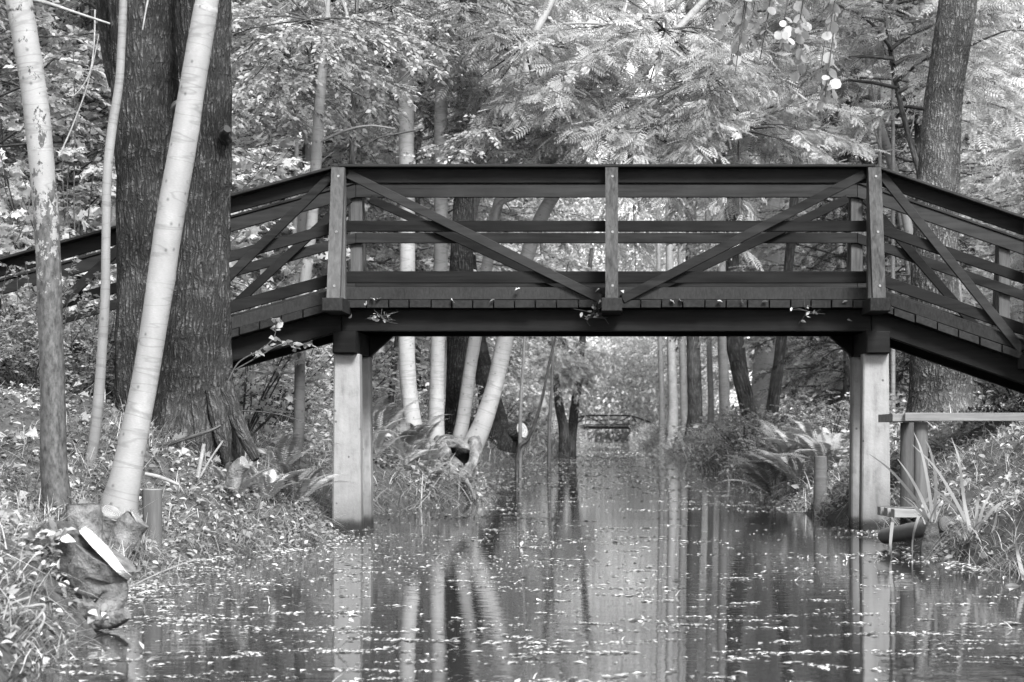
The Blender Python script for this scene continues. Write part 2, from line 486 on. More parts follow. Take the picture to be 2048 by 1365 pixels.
M['moss'] = mat_noise('mossy_bark', .03, .12, 26, .95, 1.0, .03)
M['hollow'] = mat_noise('hollow_shade', .008, .02, 10)  # shade inside the stump's hole, put into a near-black colour

# ------------------------------------------------------------------ terrain
LY = [-20, 5, 7, 8.3, 9.5, 11.5, 13.3, 14.6, 16, 16.8, 18.5, 20, 22, 25, 27, 31, 41, 48, 50, 57, 70, 77, 84, 110, 200, 400]
LX = [-2.4, -1.9, -1.75, -1.86, -2.2, -2.35, -2.5, -2.12, -1.9, -2.2, -2.45, -2.4, -2.25, -1.42, -1.45, -2.1, -2.4, -2.6, -1.95, -2.1, -1.7, -1.2, -1.7, -1.7, -1.9, -2]
RY = [-20, 6, 11, 12.1, 13, 16, 17.2, 18.6, 20, 29, 33, 41, 47, 60, 92, 130, 200, 400]
RX = [2.6, 2.5, 2.35, 2.12, 2.0, 1.97, 2.06, 2.0, 1.85, 1.94, 1.75, 2.05, 1.85, 2.1, 2.1, 1.7, 1.8, 2]

def shore_d(X, Y):
    wob = .07 * fbm(X * 0 + 3.3, Y * 1.7, 0) + .03 * vnoise(X * 0, Y * 6)
    dl = np.interp(Y, LY, LX) + wob - X
    dr = X - np.interp(Y, RY, RX) - wob
    return dl, dr

def ground(X, Y):
    X, Y = np.asarray(X, float), np.asarray(Y, float)
    dl, dr = shore_d(X, Y)
    wl = np.interp(Y, [8, 9.5, 13, 14.6, 18, 24], [.9, 1.5, 1.6, .75, .7, .9])
    zl = .95 * (1 - np.exp(-np.maximum(dl, 0) / wl))
    wr = np.interp(Y, [11, 18, 25], [1.0, 1.0, 1.3])
    zr = 1.1 * (1 - np.exp(-np.maximum(dr, 0) / wr))
    d = np.maximum(dl, dr)
    z = np.where(dl > dr, zl, zr)
    under = -.45 * (1 - np.exp(np.minimum(d, 0) / .35))
    z = np.where(d > 0, z + .06 * (1 - np.exp(-d / .08)), under)
    bumpy = .06 * fbm(X * 1.3, Y * 1.3) + .045 * fbm(X * 5, Y * 5) * (Y < 40)
    far = .25 * fbm(X * .12 + 7, Y * .12) * np.clip((d - 3) / 6, 0, 1)
    return z + (bumpy * np.clip(d / .3, 0, 1) + far) * (d > 0)

def gpt(X, Y):
    return np.array([X, Y, float(ground(np.array([X]), np.array([Y]))[0])])

xs = np.unique(np.concatenate([np.arange(-7, 7, .07), np.arange(-18, 18, .5), np.arange(-90, 91, 6.0)]))
ys = np.unique(np.concatenate([np.arange(5, 24, .09), np.arange(24, 60, .35), np.arange(60, 240, 2.0), np.arange(-30, 5, 1.5), np.arange(240, 420, 12.0)]))
gx, gy = np.meshgrid(xs, ys)
gz = ground(gx, gy)
acc = Acc()
nx, ny = len(xs), len(ys)
i = (np.arange(ny - 1)[:, None] * nx + np.arange(nx - 1)[None])
acc.add(np.stack([gx, gy, gz], -1).reshape(-1, 3), np.stack([i, i + 1, i + nx + 1, i + nx], -1).reshape(-1, 4))
tag(acc.obj('ground', M['soil']), kind='structure', label='leaf strewn earth banks either side of the canal')

acc = Acc()
acc.add([[-5, -20, 0], [5, -20, 0], [5, 400, 0], [-5, 400, 0]], [[0, 1, 2, 3]])
tag(acc.obj('water', M['water']), kind='structure', label='still dark canal water strewn with leaves')

# ------------------------------------------------------------------ footbridge
def build_bridge(y0):
    """bridge centred at the origin; near railing at local y = 0, far one at 1.4"""
    root = empty('footbridge', (0, y0, 0))
    XL_, XR_ = -2.02, 1.98
    SL, SR = .275, .345
    def top(x):                       # height drop along the ramps
        return -SL * (XL_ - x) if x < XL_ else (-SR * (x - XR_) if x > XR_ else 0.0)
    ENDL, ENDR = -5.3, 4.4
    segs = [(ENDL, XL_), (XL_, XR_), (XR_, ENDR)]
    g = np.random.default_rng(3)
    def board(acc, x0, x1, zb, zt, ya, yb, mat=0, parts=1, sag=0.0):
        t0, t1 = top(x0), top(x1)
        prism(acc, [(x0, zb + t0), (x1, zb + t1), (x1, zt + t1), (x0, zt + t0)], ya, yb, mat, .5, .004)
    # beams
    for (x0, x1) in segs:
        for ya in (.14, 1.02):
            a = Acc(); board(a, x0 + .002, x1 - .002, 1.505, 1.672, ya, ya + .11); a.obj('main_beam', M['beam'], root, False)
    # deck planks
    a = Acc()
    x = ENDL
    while x < ENDR - .1:
        w = .155 + g.uniform(-.004, .012)
        j0, j1 = g.uniform(-.012, .012), g.uniform(-.02, .02)
        x1 = x + w
        dz = g.uniform(-.003, .004)
        t0, t1 = top(x), top(x1 - .008)
        if x < XL_ < x1 or x < XR_ < x1: t0 = t1 = min(t0, t1)
        prism(a, [(x, 1.675 + t0 + dz), (x1 - .009, 1.675 + t1 + dz), (x1 - .009, 1.733 + t1 + dz), (x, 1.733 + t0 + dz)], .02 + j0, 1.3 + j1, 0, g.random(), .003)
        x = x1
    a.obj('deck', M['plank'], root, False)
    # railings: rails sit on the inner side of the posts
    for side in (0, 1):
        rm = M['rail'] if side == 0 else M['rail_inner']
        yr = (.055, .09) if side == 0 else (1.125, 1.16)
        yk = (.05, .11) if side == 0 else (1.105, 1.165)
        yc = (-.05, .10) if side == 0 else (1.11, 1.27)
        yp = (-.04, .053) if side == 0 else (1.162, 1.255)
        for (x0, x1) in segs:
            e = .001
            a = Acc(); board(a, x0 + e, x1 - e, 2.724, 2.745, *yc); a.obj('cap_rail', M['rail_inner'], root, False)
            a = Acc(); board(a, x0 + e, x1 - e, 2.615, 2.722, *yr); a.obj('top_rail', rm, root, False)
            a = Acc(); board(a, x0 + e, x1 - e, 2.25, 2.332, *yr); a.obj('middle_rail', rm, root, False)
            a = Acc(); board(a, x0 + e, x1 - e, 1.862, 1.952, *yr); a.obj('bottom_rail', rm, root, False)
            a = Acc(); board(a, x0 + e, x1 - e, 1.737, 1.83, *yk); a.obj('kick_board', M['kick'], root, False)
        posts = [(-4.95, .09), (-3.45, .09), (-2.02, .094), (.02, .092), (1.98, .094), (3.16, .09), (4.25, .09)]
        sgn = -1 if side == 0 else 1
        ymid = .006 if side == 0 else 1.209
        for (px_, w) in posts:
            t = top(px_)
            a = Acc(); prism(a, [(px_ - w / 2, 1.737 + t), (px_ + w / 2, 1.737 + t), (px_ + w / 2, 2.722 + t), (px_ - w / 2, 2.722 + t)], *yp)
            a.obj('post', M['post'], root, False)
            # cross beam carrying the outrigger
            if side == 0:
                a = Acc(); hexa(a, (px_ - .075, -.46, 1.655 + t - .03), (px_ + .075, 1.66, 1.655 + t + .068), bev=.006)
                if abs(px_) < 2.5 or True: a.obj('cross_beam', M['kick'], root, False)
            # outrigger strut, leaning in from the end of the cross beam to the post top
            yo, yi = ymid + sgn * .36, ymid + sgn * .06
            hw = w / 2 * 1.02
            b0, b1 = 1.726 + t, 2.715 + t
            d = .052
            V = []
            for (yy, zz) in ((yo, b0), (yi, b1)):
                for s in (-1, 1):
                    V += [[px_ + s * hw, yy - d * .9, zz], [px_ + s * hw, yy + d * .9, zz]]
            V = np.array(V)
            a = Acc(); a.add(V, [[0, 4, 5, 1], [2, 3, 7, 6], [0, 2, 6, 4], [1, 5, 7, 3], [4, 6, 7, 5], [0, 1, 3, 2]])
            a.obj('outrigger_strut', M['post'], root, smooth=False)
            if side == 0:
                for bt in (.09, .5, .93):
                    a = Acc(); yb_ = yo + (yi - yo) * bt - d * .9; zb_ = b0 + (b1 - b0) * bt
                    tube(a, [np.array([px_ + .006, yb_ + .004, zb_]), np.array([px_ + .006, yb_ - .007, zb_])], [.011, .009], 8, 2, 0)
                    a.obj('bolt', M['steel'], root, False)
        # diagonal braces, each nailed to the outer face of the rails
        yb = (.012, .05) if side == 0 else (1.085, 1.122)
        def diag(xa, za, xb, zb, w=.068):
            dv = norm(np.array([xb - xa, zb - za])); n_ = np.array([-dv[1], dv[0]]) * w / 2
            a = Acc(); prism(a, [(xa - n_[0], za - n_[1]), (xb - n_[0], zb - n_[1]), (xb + n_[0], zb + n_[1]), (xa + n_[0], za + n_[1])], *yb)
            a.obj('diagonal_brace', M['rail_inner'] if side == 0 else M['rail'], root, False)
        if side == 0:
            diag(-1.96, 2.68, -.06, 1.74); diag(1.92, 2.68, .1, 1.74)
            diag(-2.07, 2.68, -3.38, 1.76 + top(-3.38)); diag(2.04, 2.68, 3.1, 1.74 + top(3.1))
            diag(-3.52, 2.68 + top(-3.52), -4.88, 1.76 + top(-4.88))
        else:
            diag(1.9, 2.6, .1, 1.76); diag(-1.9, 2.6, -.06, 1.76); diag(-2.07, 2.6, -3.38, 1.76 + top(-3.38)); diag(2.04, 2.6, 3.1, 1.76 + top(3.1))
    # headstocks and concrete piers
    for (xc, sg) in ((-1.985, -1), (2.02, 1)):
        a = Acc(); hexa(a, (xc - .088, .02, 1.335), (xc + .088, 1.28, 1.502), bev=.008); a.obj('headstock', M['beam'], root, False)
        for yy in (.22, .98):
            a = Acc()
            w = .103
            x_ = xc - sg * .005
            prism(a, [(x_ - w - .012, -.5), (x_ + w + .012, -.5), (x_ + w - .006, 1.333), (x_ - w + .006, 1.333)], yy - .1, yy + .1, 0, .5, .012)
            a.obj('pier', M['concrete'], root, False)
        # knee bracket under the beam
        a = Acc(); prism(a, [(xc - sg * .09, 1.34), (xc - sg * .27, 1.503), (xc - sg * .09, 1.503)], .98, 1.1)
        a.obj('knee_bracket', M['beam'], root, False)
    return root

bridge = build_bridge(17.5)
tag(bridge, 'large dark timber footbridge on four concrete piers spanning the near canal', 'footbridge', 'timber footbridges over the canal')
farb = copy_tree(bridge)
farb.location = (-.05, 204, -.36)
tag(farb, 'tiny dark footbridge far down the canal beneath the near bridge', 'footbridge', 'timber footbridges over the canal')

# ------------------------------------------------------------------ trees
def trunk_px(acc, pts, Y, sides=14, n=40, mat=0, foot=None, top=None, **kw):
    """pts: (px, py, half width in px) listed from the foot upwards, at depth Y (or (px,py,hw,dY))"""
    p = [P(q[0], q[1], Y + (q[3] if len(q) > 3 else 0)) for q in pts]
    r = [q[2] * Y / F for q in pts]
    if foot is not None:
        p.insert(0, p[0] + np.array(foot)); r.insert(0, r[0] * 1.12)
    if top is not None:
        d = norm(p[-1] - p[-2]); p.append(p[-1] + d * top); r.append(r[-1] * .6)
    return tube(acc, p, r, sides, n, mat, **kw)

def branch_curve(g, p0, d, L, droop=.3, n=5, wob=.08):
    t = np.linspace(0, 1, n)[:, None]
    c = p0 + d * L * t + np.array([0, 0, -1]) * droop * L * t ** 2
    c[1:] += g.normal(0, wob * L * .4, (n - 1, 3)) * t[1:]
    return c

def leafy(acc, g, curve, nt, nl, tl, ls, tpl=LEAF4, lmat=1, start=.15, spread=1.0, tilt=.45, tone=None, tone_rng=None, hang=0.0, wood=True, wmat=0, side_z=.3):
    """twigs with leaves along a branch curve: a flattish spray"""
    t = start + (1 - start) * g.random(nt) ** .75
    idx = t * (len(curve) - 1)
    k = np.minimum(idx.astype(int), len(curve) - 2); f = (idx - k)[:, None]
    p = curve[k] * (1 - f) + curve[k + 1] * f
    d = norm(curve[k + 1] - curve[k])
    side = norm(np.cross(d, np.array([0, 0, 1.0]))) * np.where(g.random(nt) < .5, 1, -1)[:, None]
    ang = g.uniform(.25, 1.25, nt)[:, None]
    td = norm(d * np.cos(ang) + side * np.sin(ang) * spread + np.stack([np.zeros(nt), np.zeros(nt), g.normal(-.02 - hang, side_z, nt)], 1))
    L = tl * (1.15 - .75 * t) * g.uniform(.6, 1.3, nt)
    s = np.linspace(.12, 1, nl)
    lp = p[:, None] + td[:, None] * (L[:, None] * s[None])[..., None]
    lp[..., 2] -= (.25 * L[:, None] * s[None] ** 2)
    lp = lp.reshape(-1, 3)
    m = len(lp)
    alt = np.tile(np.where(np.arange(nl) % 2, 1, -1), nt)[:, None]
    tdd = np.repeat(td, nl, 0)
    sd = norm(np.cross(tdd, np.array([0, 0, 1.0])))
    ax = norm(tdd * .7 + sd * alt * g.uniform(.4, 1.1, (m, 1)) + g.normal(0, .22, (m, 3)) + np.array([0, 0, -.25 - hang]))
    nr = np.array([0, 0, 1.0]) + g.normal(0, tilt, (m, 3))
    if tone is None:
        lo, hi = tone_rng if tone_rng else (0, 1)
        tn = np.clip(np.repeat(g.uniform(lo, hi, nt), nl) * .6 + g.uniform(lo, hi, m) * .4, 0, 1)
    else: tn = np.full(m, tone)
    leaves(acc, lp, ax, nr, ls * g.uniform(.65, 1.25, m), tpl, lmat, tn)
    if wood:
        e = p + td * L[:, None]
        sdv = np.array([0, 0, 1.0]) * .004
        V = np.stack([p - sdv, p + sdv, e + sdv * .3, e - sdv * .3], 1).reshape(-1, 3)
        acc.add(V, np.arange(nt * 4).reshape(-1, 4), wmat, .4)

def make_crown(seed, Rr, z0, z1, nb, nt, nl, ls, tpl=LEAF4, droop=.25, up=.35, tl=.5, shape='round', wood_r=.018, tone_rng=(0, 1), hang=0.0, tilt=.75, az=None):
    """a crown round the z axis as branches, twigs and leaves; returns the mesh data collector"""
    g = np.random.default_rng(seed)
    a = Acc()
    for k in range(nb):
        u = (k + g.random()) / nb
        z = z0 + (z1 - z0) * u
        if shape == 'round': prof = math.sin(math.pi * (.12 + .86 * u)) ** .6
        elif shape == 'cone': prof = (1 - u) * .95 + .08
        else: prof = 1.0
        th = k * 2.39996 + g.uniform(-.4, .4)
        if az is not None: th = az[0] + g.uniform(-az[1], az[1])
        L = Rr * prof * g.uniform(.65, 1.2)
        d = norm(np.array([math.cos(th), math.sin(th), up * (1 - .3 * u) + g.uniform(-.15, .25)]))
        c = branch_curve(g, np.array([0, 0, z - .15 * L]), d, L, droop)
        tube(a, c, np.linspace(wood_r * (1.2 - .6 * u), wood_r * .25, len(c)), 4, None, 0, .4, cap=False)
        leafy(a, g, c, nt, nl, tl, ls, tpl, 1, tone_rng=tone_rng, hang=hang, tilt=tilt)
    return a

def make_shrub(seed, Rr, Hh, ns, nt, nl, ls, tpl=LEAF4, tone_rng=(0, 1), tl=.35):
    g = np.random.default_rng(seed)
    a = Acc()
    for k in range(ns):
        th = g.uniform(0, 6.283); lean = g.uniform(.1, 1.0)
        d = norm(np.array([math.cos(th) * lean, math.sin(th) * lean, 1.0]))
        L = Hh * g.uniform(.55, 1.1) / max(d[2], .5)
        c = branch_curve(g, np.array([math.cos(th) * .1, math.sin(th) * .1, 0]), d, min(L, Hh * 1.3), .18 * lean)
        tube(a, c, np.linspace(.014, .003, len(c)), 4, None, 0, .4, cap=False)
        leafy(a, g, c, nt, nl, tl, ls, tpl, 1, start=.1, side_z=.3, tilt=.6, tone_rng=tone_rng)
    return a

# crown and shrub kinds (mesh data shared between the copies)
CR = {}
def crown_mesh(key, a, leafmat):
    CR[key] = a.mesh('crown', [M['twig'], M[leafmat]], True)
crown_mesh('under_a', make_crown(11, 2.3, .6, 6.5, 52, 24, 13, .08), 'leaf')
crown_mesh('under_b', make_crown(12, 2.0, .4, 5.5, 50, 23, 13, .07, tone_rng=(.2, 1)), 'leaf_bright')
crown_mesh('under_c', make_crown(13, 2.4, .8, 7.5, 52, 23, 13, .085, LEAF4, .4), 'leaf_dark')
crown_mesh('pinnate', make_crown(14, 2.4, .8, 6.0, 50, 13, 6, .24, PINN, .3, tl=.5), 'leaf')
crown_mesh('pinnate_bright', make_crown(15, 2.2, .6, 5.6, 50, 13, 6, .22, PINN, .35, tl=.5, tone_rng=(.15, 1)), 'leaf_bright')
crown_mesh('high_pinnate', make_crown(25, 1.8, 3.3, 7.4, 50, 13, 6, .2, PINN, .35, tl=.45), 'leaf')
crown_mesh('high_leaf', make_crown(26, 1.8, 3.4, 7.4, 50, 22, 12, .075, LEAF4, .35, tl=.45), 'leaf')
crown_mesh('high_bright', make_crown(27, 1.9, 3.0, 7.4, 50, 13, 6, .2, PINN, .35, tl=.45, tone_rng=(.2, 1)), 'leaf_bright')
def make_cluster(seed, Rr, nb, nt, nl, ls, tpl, tone_rng=(0, 1)):
    g = np.random.default_rng(seed); a = Acc()
    for k in range(nb):
        d = norm(g.normal(0, 1, 3) * np.array([1, 1, .45]))
        c = branch_curve(g, np.zeros(3), d, Rr * g.uniform(.5, 1.15), .3)
        tube(a, c, np.linspace(.012, .003, len(c)), 4, None, 0, .4, cap=False)
        leafy(a, g, c, nt, nl, .5, ls, tpl, 1, start=.3, tilt=.75, tone_rng=tone_rng)
    return a
crown_mesh('cluster_pinnate', make_cluster(61, 1.5, 16, 13, 6, .2, PINN), 'leaf')
crown_mesh('cluster_bright', make_cluster(62, 1.5, 16, 13, 6, .2, PINN, (.2, 1)), 'leaf_bright')
crown_mesh('cluster_leaf', make_cluster(63, 1.4, 18, 20, 11, .075, LEAF4), 'leaf')
crown_mesh('tall', make_crown(16, 4.2, 3.0, 15, 80, 24, 13, .17, LEAF4, .3, tl=1.1), 'leaf')
crown_mesh('tall_bright', make_crown(17, 4.0, 2.2, 13, 80, 24, 13, .16, LEAF4, .3, tl=1.1), 'leaf_bright')
crown_mesh('tall_dark', make_crown(18, 4.2, 2.5, 15, 80, 24, 13, .17, LEAF4, .35, tl=1.1), 'leaf_dark')
crown_mesh('conifer', make_crown(19, 1.9, .15, 8.5, 95, 24, 14, .07, (LEAF4[0] * np.array([1, .45, 1]), LEAF4[1]), .5, up=.12, tl=.5, shape='cone', tilt=.5), 'needle')
crown_mesh('shrub_a', make_shrub(21, 1.0, 1.5, 26, 13, 10, .065), 'leaf')
crown_mesh('shrub_b', make_shrub(22, 1.0, 1.3, 26, 13, 10, .06, tone_rng=(.2, 1)), 'leaf_bright')
crown_mesh('shrub_c', make_shrub(23, 1.0, 1.6, 24, 13, 10, .07), 'leaf_dark')
crown_mesh('shrub_lobed', make_shrub(24, 1.1, 2.2, 26, 12, 8, .085, LOBED), 'leaf_bright')

def add_mesh(name, me, parent, loc=(0, 0, 0), rz=0.0, sc=1.0):
    o = bpy.data.objects.new(name, me); COL.objects.link(o); o.parent = parent
    o.location = tuple(float(v) for v in loc); o.rotation_euler = (0, 0, rz); o.scale = (sc, sc, sc) if not hasattr(sc, '__len__') else sc
    return o

_trunks = {}
def generic_trunk(seed, Hh, r, bark):
    key = (seed, Hh, r, bark)
    if key not in _trunks:
        g = np.random.default_rng(seed)
        n = 7
        z = np.linspace(-.3, Hh, n)
        p = np.stack([np.cumsum(g.normal(0, .02 * Hh / n * 3, n)), np.cumsum(g.normal(0, .02 * Hh / n * 3, n)), z], 1)
        p[:, :2] -= p[0, :2]
        a = Acc(); rad = r * np.array([1.5, 1.05, .95, .85, .7, .5, .2])
        tube(a, p, rad, 10, 26, 0, rough=.08, seed=seed)
        _trunks[key] = a.mesh('trunk', M[bark])
    return _trunks[key]

def tree(name, X, Y, crown, label, group, Hh=7, r=.06, bark='bark_far', seed=0, sc=1.0, rz=None, tilt=(0, 0), z=None):
    root = empty(name, (X, Y, float(ground(np.array([X]), np.array([Y]))[0]) - .05 if z is None else z), label, 'tree', group)
    root.rotation_euler = (tilt[0], tilt[1], rng.uniform(0, 6.28) if rz is None else rz)
    root.scale = (sc, sc, sc)
    add_mesh('trunk', generic_trunk(seed % 4, Hh, r, bark), root)
    add_mesh('crown', CR[crown], root)
    return root

def shrub(X, Y, key, label, group, sc=1.0, name='shrub', cat='shrub'):
    z = float(ground(np.array([X]), np.array([Y]))[0]) - .05
    o = bpy.data.objects.new(name, CR[key]); COL.objects.link(o)
    o.location = (X, Y, max(z, 0)); o.rotation_euler = (0, 0, rng.uniform(0, 6.28)); o.scale = (sc, sc, sc * rng.uniform(.85, 1.15))
    return tag(o, label, cat, group)

# ---- the named trunks -------------------------------------------------
def trunk_tree(name, label, pts, Y, bark, sides=16, n=60, foot=(0, 0, -.35), top=1.0, group=None, extra=None, crown=None, **kw):
    base = P(pts[0][0], pts[0][1], Y)
    if Y > 33: foot = (0, 0, -1.4)
    root = empty(name, base, label, 'tree', group)
    a = Acc()
    trunk_px(a, pts, Y, sides, n, 0, foot=foot, top=top, **kw)
    if extra: extra(a)
    for k in range(len(a.V)): a.V[k] = a.V[k] - base
    a.obj('trunk', M[bark], root)
    return root, base

def limb(a, pts, Y, hw0, hw1, dY=0.0, mat=0):
    n = len(pts)
    p = [P(q[0], q[1], Y + dY * k / max(1, n - 1)) for k, q in enumerate(pts)]
    r = np.linspace(hw0, hw1, n) * Y / F
    tube(a, p, r, 7, n * 5, mat, rough=.05, seed=hw0)

# near left bank
t1, b1 = trunk_tree('pale_tree', 'pale curved young trunk with dark stained foot, leftmost by the water',
    [(118, 1045, 30), (108, 930, 27), (106, 800, 25), (101, 650, 25), (96, 500, 25), (86, 350, 25), (73, 220, 26), (55, 100, 26), (38, 0, 26), (28, -60, 25)], 12.3,
    'bark_pale_stained', 22, 120, rough=.04, top=2.5, knots=[(.33, 4.2, .03, .006), (.47, 4.9, .03, .006), (.6, 4.4, .03, .006), (.72, 5.0, .03, .007)])
t3, b3 = trunk_tree('pale_tree', 'thick pale smooth trunk slanting across the two dark trunks',
    [(236, 1035, 40), (250, 960, 32), (266, 880, 29), (290, 760, 27), (313, 620, 27), (340, 440, 28), (366, 290, 27), (392, 130, 25), (411, 20, 24), (424, -60, 23)], 12.6,
    'bark_pale', 22, 120, rough=.035, top=2.5, seed=4, knots=[(.28, 4.6, .03, .005), (.42, 4.4, .03, .006), (.58, 4.8, .03, .006), (.66, 4.5, .03, .006), (.8, 4.7, .03, .006)])
t2, b2 = trunk_tree('sapling', 'slender pale sapling standing between the two pale near trunks',
    [(178, 945, 11), (187, 890, 11), (197, 800, 11), (204, 700, 10), (210, 600, 9.5), (212, 480, 9), (214, 360, 9), (224, 260, 9.5), (238, 170, 8.5), (243, 90, 8), (247, 0, 8), (250, -50, 8)], 13.9,
    'bark_sapling', 14, 90, rough=.05, top=1.5, seed=2)

# dark double trunk
def dbl():
    Y = 15.4
    base = P(340, 885, Y)
    root = empty('dark_tree', base, 'massive dark double trunk with deeply fissured bark beside the ramp', 'tree')
    def stem(pts, seed, nm):
        a = Acc()
        trunk_px(a, pts, Y, 150, 460, 0, foot=(0, 0, -.4), top=1.5, rough=.05, rscale=1.6, seed=seed, ridge=.026, knots=[(.18, 4.3, .07, .02), (.42, 5.6, .06, .03)])
        for k in range(len(a.V)): a.V[k] = a.V[k] - base
        return a
    a = stem([(310, 850, 88, .25), (304, 790, 75, .25), (302, 690, 68, .25), (300, 560, 64, .25), (299, 400, 63, .25), (294, 250, 63, .25), (287, 100, 64, .25), (281, -10, 66, .25), (277, -70, 66, .25)], 1, 'l')
    # the right stem joins it at the foot, with spreading roots
    trunk = a
    b = stem([(390, 880, 92, 0), (388, 830, 76, 0), (392, 750, 68, 0), (398, 640, 62, 0), (405, 500, 53, 0), (412, 350, 48, 0), (411, 200, 47, 0), (407, 60, 48, 0), (405, -60, 48, 0)], 5, 'r')
    for q in ([(452, 770, 16), (470, 830, 15), (492, 880, 12), (512, 920, 6)], [(430, 780, 18), (440, 840, 18), (448, 890, 13), (455, 930, 6)], [(350, 790, 18), (338, 850, 18), (326, 890, 13), (318, 920, 7)], [(395, 800, 18), (398, 860, 19), (400, 900, 13), (402, 930, 7)]):
        p = [P(x, y, Y - .2 - .05 * k) - base for k, (x, y, w) in enumerate(q)]
        tube(b, p, [w * Y / F for (_, _, w) in q], 24, 60, 0, rough=.1, seed=q[0][0], ridge=.01)
    trunk.obj('trunk', M['bark_dark'], root)
    b.obj('trunk', M['bark_dark'], root)
    c = Acc(); p = [P(228, 175, Y + .6) - base, P(226, 120, Y + .6) - base, P(222, 40, Y + .6) - base, P(216, -60, Y + .6) - base]
    tube(c, p, [.03, .07, .085, .09], 30, 60, 0, rough=.06, ridge=.01); c.obj('branch', M['bark_dark'], root)
    # small cut branch stubs
    for (x, y, yy) in ((352, 215, Y - .28), (448, 266, Y - .2)):
        s = Acc(); q0 = P(x, y, yy) - base; tube(s, [q0 + np.array([0, .12, -.03]), q0, q0 + np.array([.03, -.05, .02])], [.04, .035, .026], 14, 12, 0, rough=.2); s.obj('branch_stub', M['bark_far'], root)
dbl()

# behind the bridge, left bank: names, labels, outlines
def br_t5(a):
    limb(a, [(647, 95), (660, 60), (655, 20), (640, -30)], 20, 5, 3)
    limb(a, [(650, 100), (690, 65), (694, 30), (680, -10)], 20, 5, 3, .4)
    limb(a, [(640, 102), (600, 85), (560, 75), (520, 68)], 20, 3.5, 1.5, .3)
    limb(a, [(632, 288), (690, 262), (740, 252), (790, 258)], 20, 3.5, 1.5, -.3)
    limb(a, [(630, 260), (590, 232), (545, 212)], 20, 3, 1.2, .3)
r5, b5 = trunk_tree('sapling', 'slender pale sapling rising behind the left ramp railing', [(578, 965, 11), (588, 930, 11), (598, 860, 11), (600, 720, 11), (606, 600, 11), (622, 470, 11), (632, 330, 11), (638, 230, 11), (644, 150, 10), (650, 95, 8), (655, 20, 5)], 20, 'bark_sapling', 14, 90, rough=.05, extra=br_t5, top=.8)
def br_t6(a):
    limb(a, [(706, 250), (760, 195), (800, 160), (832, 128)], 21, 3, 1.5, .2)
    limb(a, [(711, 120), (725, 110), (740, 95)], 21, 3, 1.5)
    limb(a, [(710, 118), (700, 100), (690, 85)], 21, 3, 1.5)
    limb(a, [(703, 300), (730, 290), (760, 275), (830, 262)], 21, 3, 1.5, .2)
trunk_tree('sapling', 'thin darker sapling behind the left bridge post', [(700, 930, 7), (700, 800, 7), (702, 600, 7), (703, 400, 6.5), (706, 250, 6), (712, 110, 5.5), (714, 0, 4)], 21, 'bark_far', 10, 60, rough=.05, extra=br_t6, top=.8)
r7, b7 = trunk_tree('pale_tree', 'smooth white trunk nearest the left pier, first of the white clump', [(836, 905, 26), (826, 850, 18), (816, 760, 17), (813, 680, 16.5), (815, 500, 15.5), (813, 300, 15.5), (812, 120, 15.5), (810, -40, 15)], 25, 'bark_white', 16, 90, rough=.03, seed=3)
r8, b8 = trunk_tree('pale_tree', 'upright white trunk with small dark scars, second of the white clump', [(870, 905, 22), (872, 850, 17), (874, 760, 15), (876, 680, 14.5), (882, 500, 14), (881, 300, 13.5), (884, 120, 13), (886, -40, 13)], 25.4, 'bark_white', 16, 90, rough=.03, seed=8)
trunk_tree('dark_tree', 'straight dark trunk standing behind the white clump', [(912, 905, 32), (915, 820, 26), (918, 700, 25), (922, 560, 24), (926, 450, 22), (930, 300, 20), (934, 120, 18), (938, -40, 17)], 28, 'bark_dark', 24, 90, rough=.05, seed=4)
def br_t12(a):
    limb(a, [(962, 830), (905, 815), (868, 800), (845, 760), (838, 700)], 50.5, 15, 9)
trunk_tree('dark_tree', 'dark leaning trunk with wide base behind the white clump', [(1000, 945, 42), (995, 880, 30), (984, 820, 23), (968, 750, 19), (957, 690, 17), (945, 600, 16), (936, 500, 14)], 51, 'bark_dark', 24, 80, rough=.08, seed=6)
def br_t10(a):
    limb(a, [(985, 455), (1000, 410), (1030, 395), (1065, 375), (1085, 330)], 25.5, 6, 3, .4)
r10, b10 = trunk_tree('pale_tree', 'slim white trunk leaning gently away from the white clump', [(914, 900, 15), (926, 840, 14), (940, 740, 13), (950, 680, 13), (970, 560, 12), (987, 450, 11), (1004, 380, 10), (1030, 280, 9), (1045, 200, 8), (1062, 90, 8), (1100, 10, 7)], 25.7, 'bark_white', 14, 90, rough=.03, seed=10, extra=br_t10)
def br_t11(a):
    Y = 25.2
    limb(a, [(1140, 355), (1190, 270), (1222, 130), (1240, 60), (1255, 0)], Y, 5, 3, .5)
    limb(a, [(1310, 110), (1345, 100), (1400, 150), (1440, 210), (1462, 300)], Y, 4, 2, -1.5)
    limb(a, [(1126, 48), (1190, 48), (1270, 62), (1340, 96), (1410, 150), (1500, 215), (1560, 255)], Y, 2.5, 2.5, -1.0)
    limb(a, [(1080, 420), (1120, 350), (1170, 330)], Y, 4, 2, .3)
    limb(a, [(1250, 325), (1330, 312), (1430, 304)], Y, 2.5, 4.5, -.3)
    limb(a, [(1120, 190), (1180, 100), (1230, 50), (1262, -10)], Y, 5, 3.5, .8)
r11, b11 = trunk_tree('pale_tree', 'thick pale trunk arching out from the hollow root over the canal', [(938, 912, 22), (944, 895, 22), (966, 845, 19), (990, 770, 17), (1008, 690, 17), (1030, 600, 15), (1052, 520, 14.5), (1085, 430, 14), (1140, 345, 12), (1215, 245, 11), (1300, 125, 9.5), (1360, 55, 8), (1420, -10, 7)], 25.2, 'bark_white', foot=(-.06, .05, -.1), n=120, sides=16, rough=.04, seed=12, extra=br_t11)

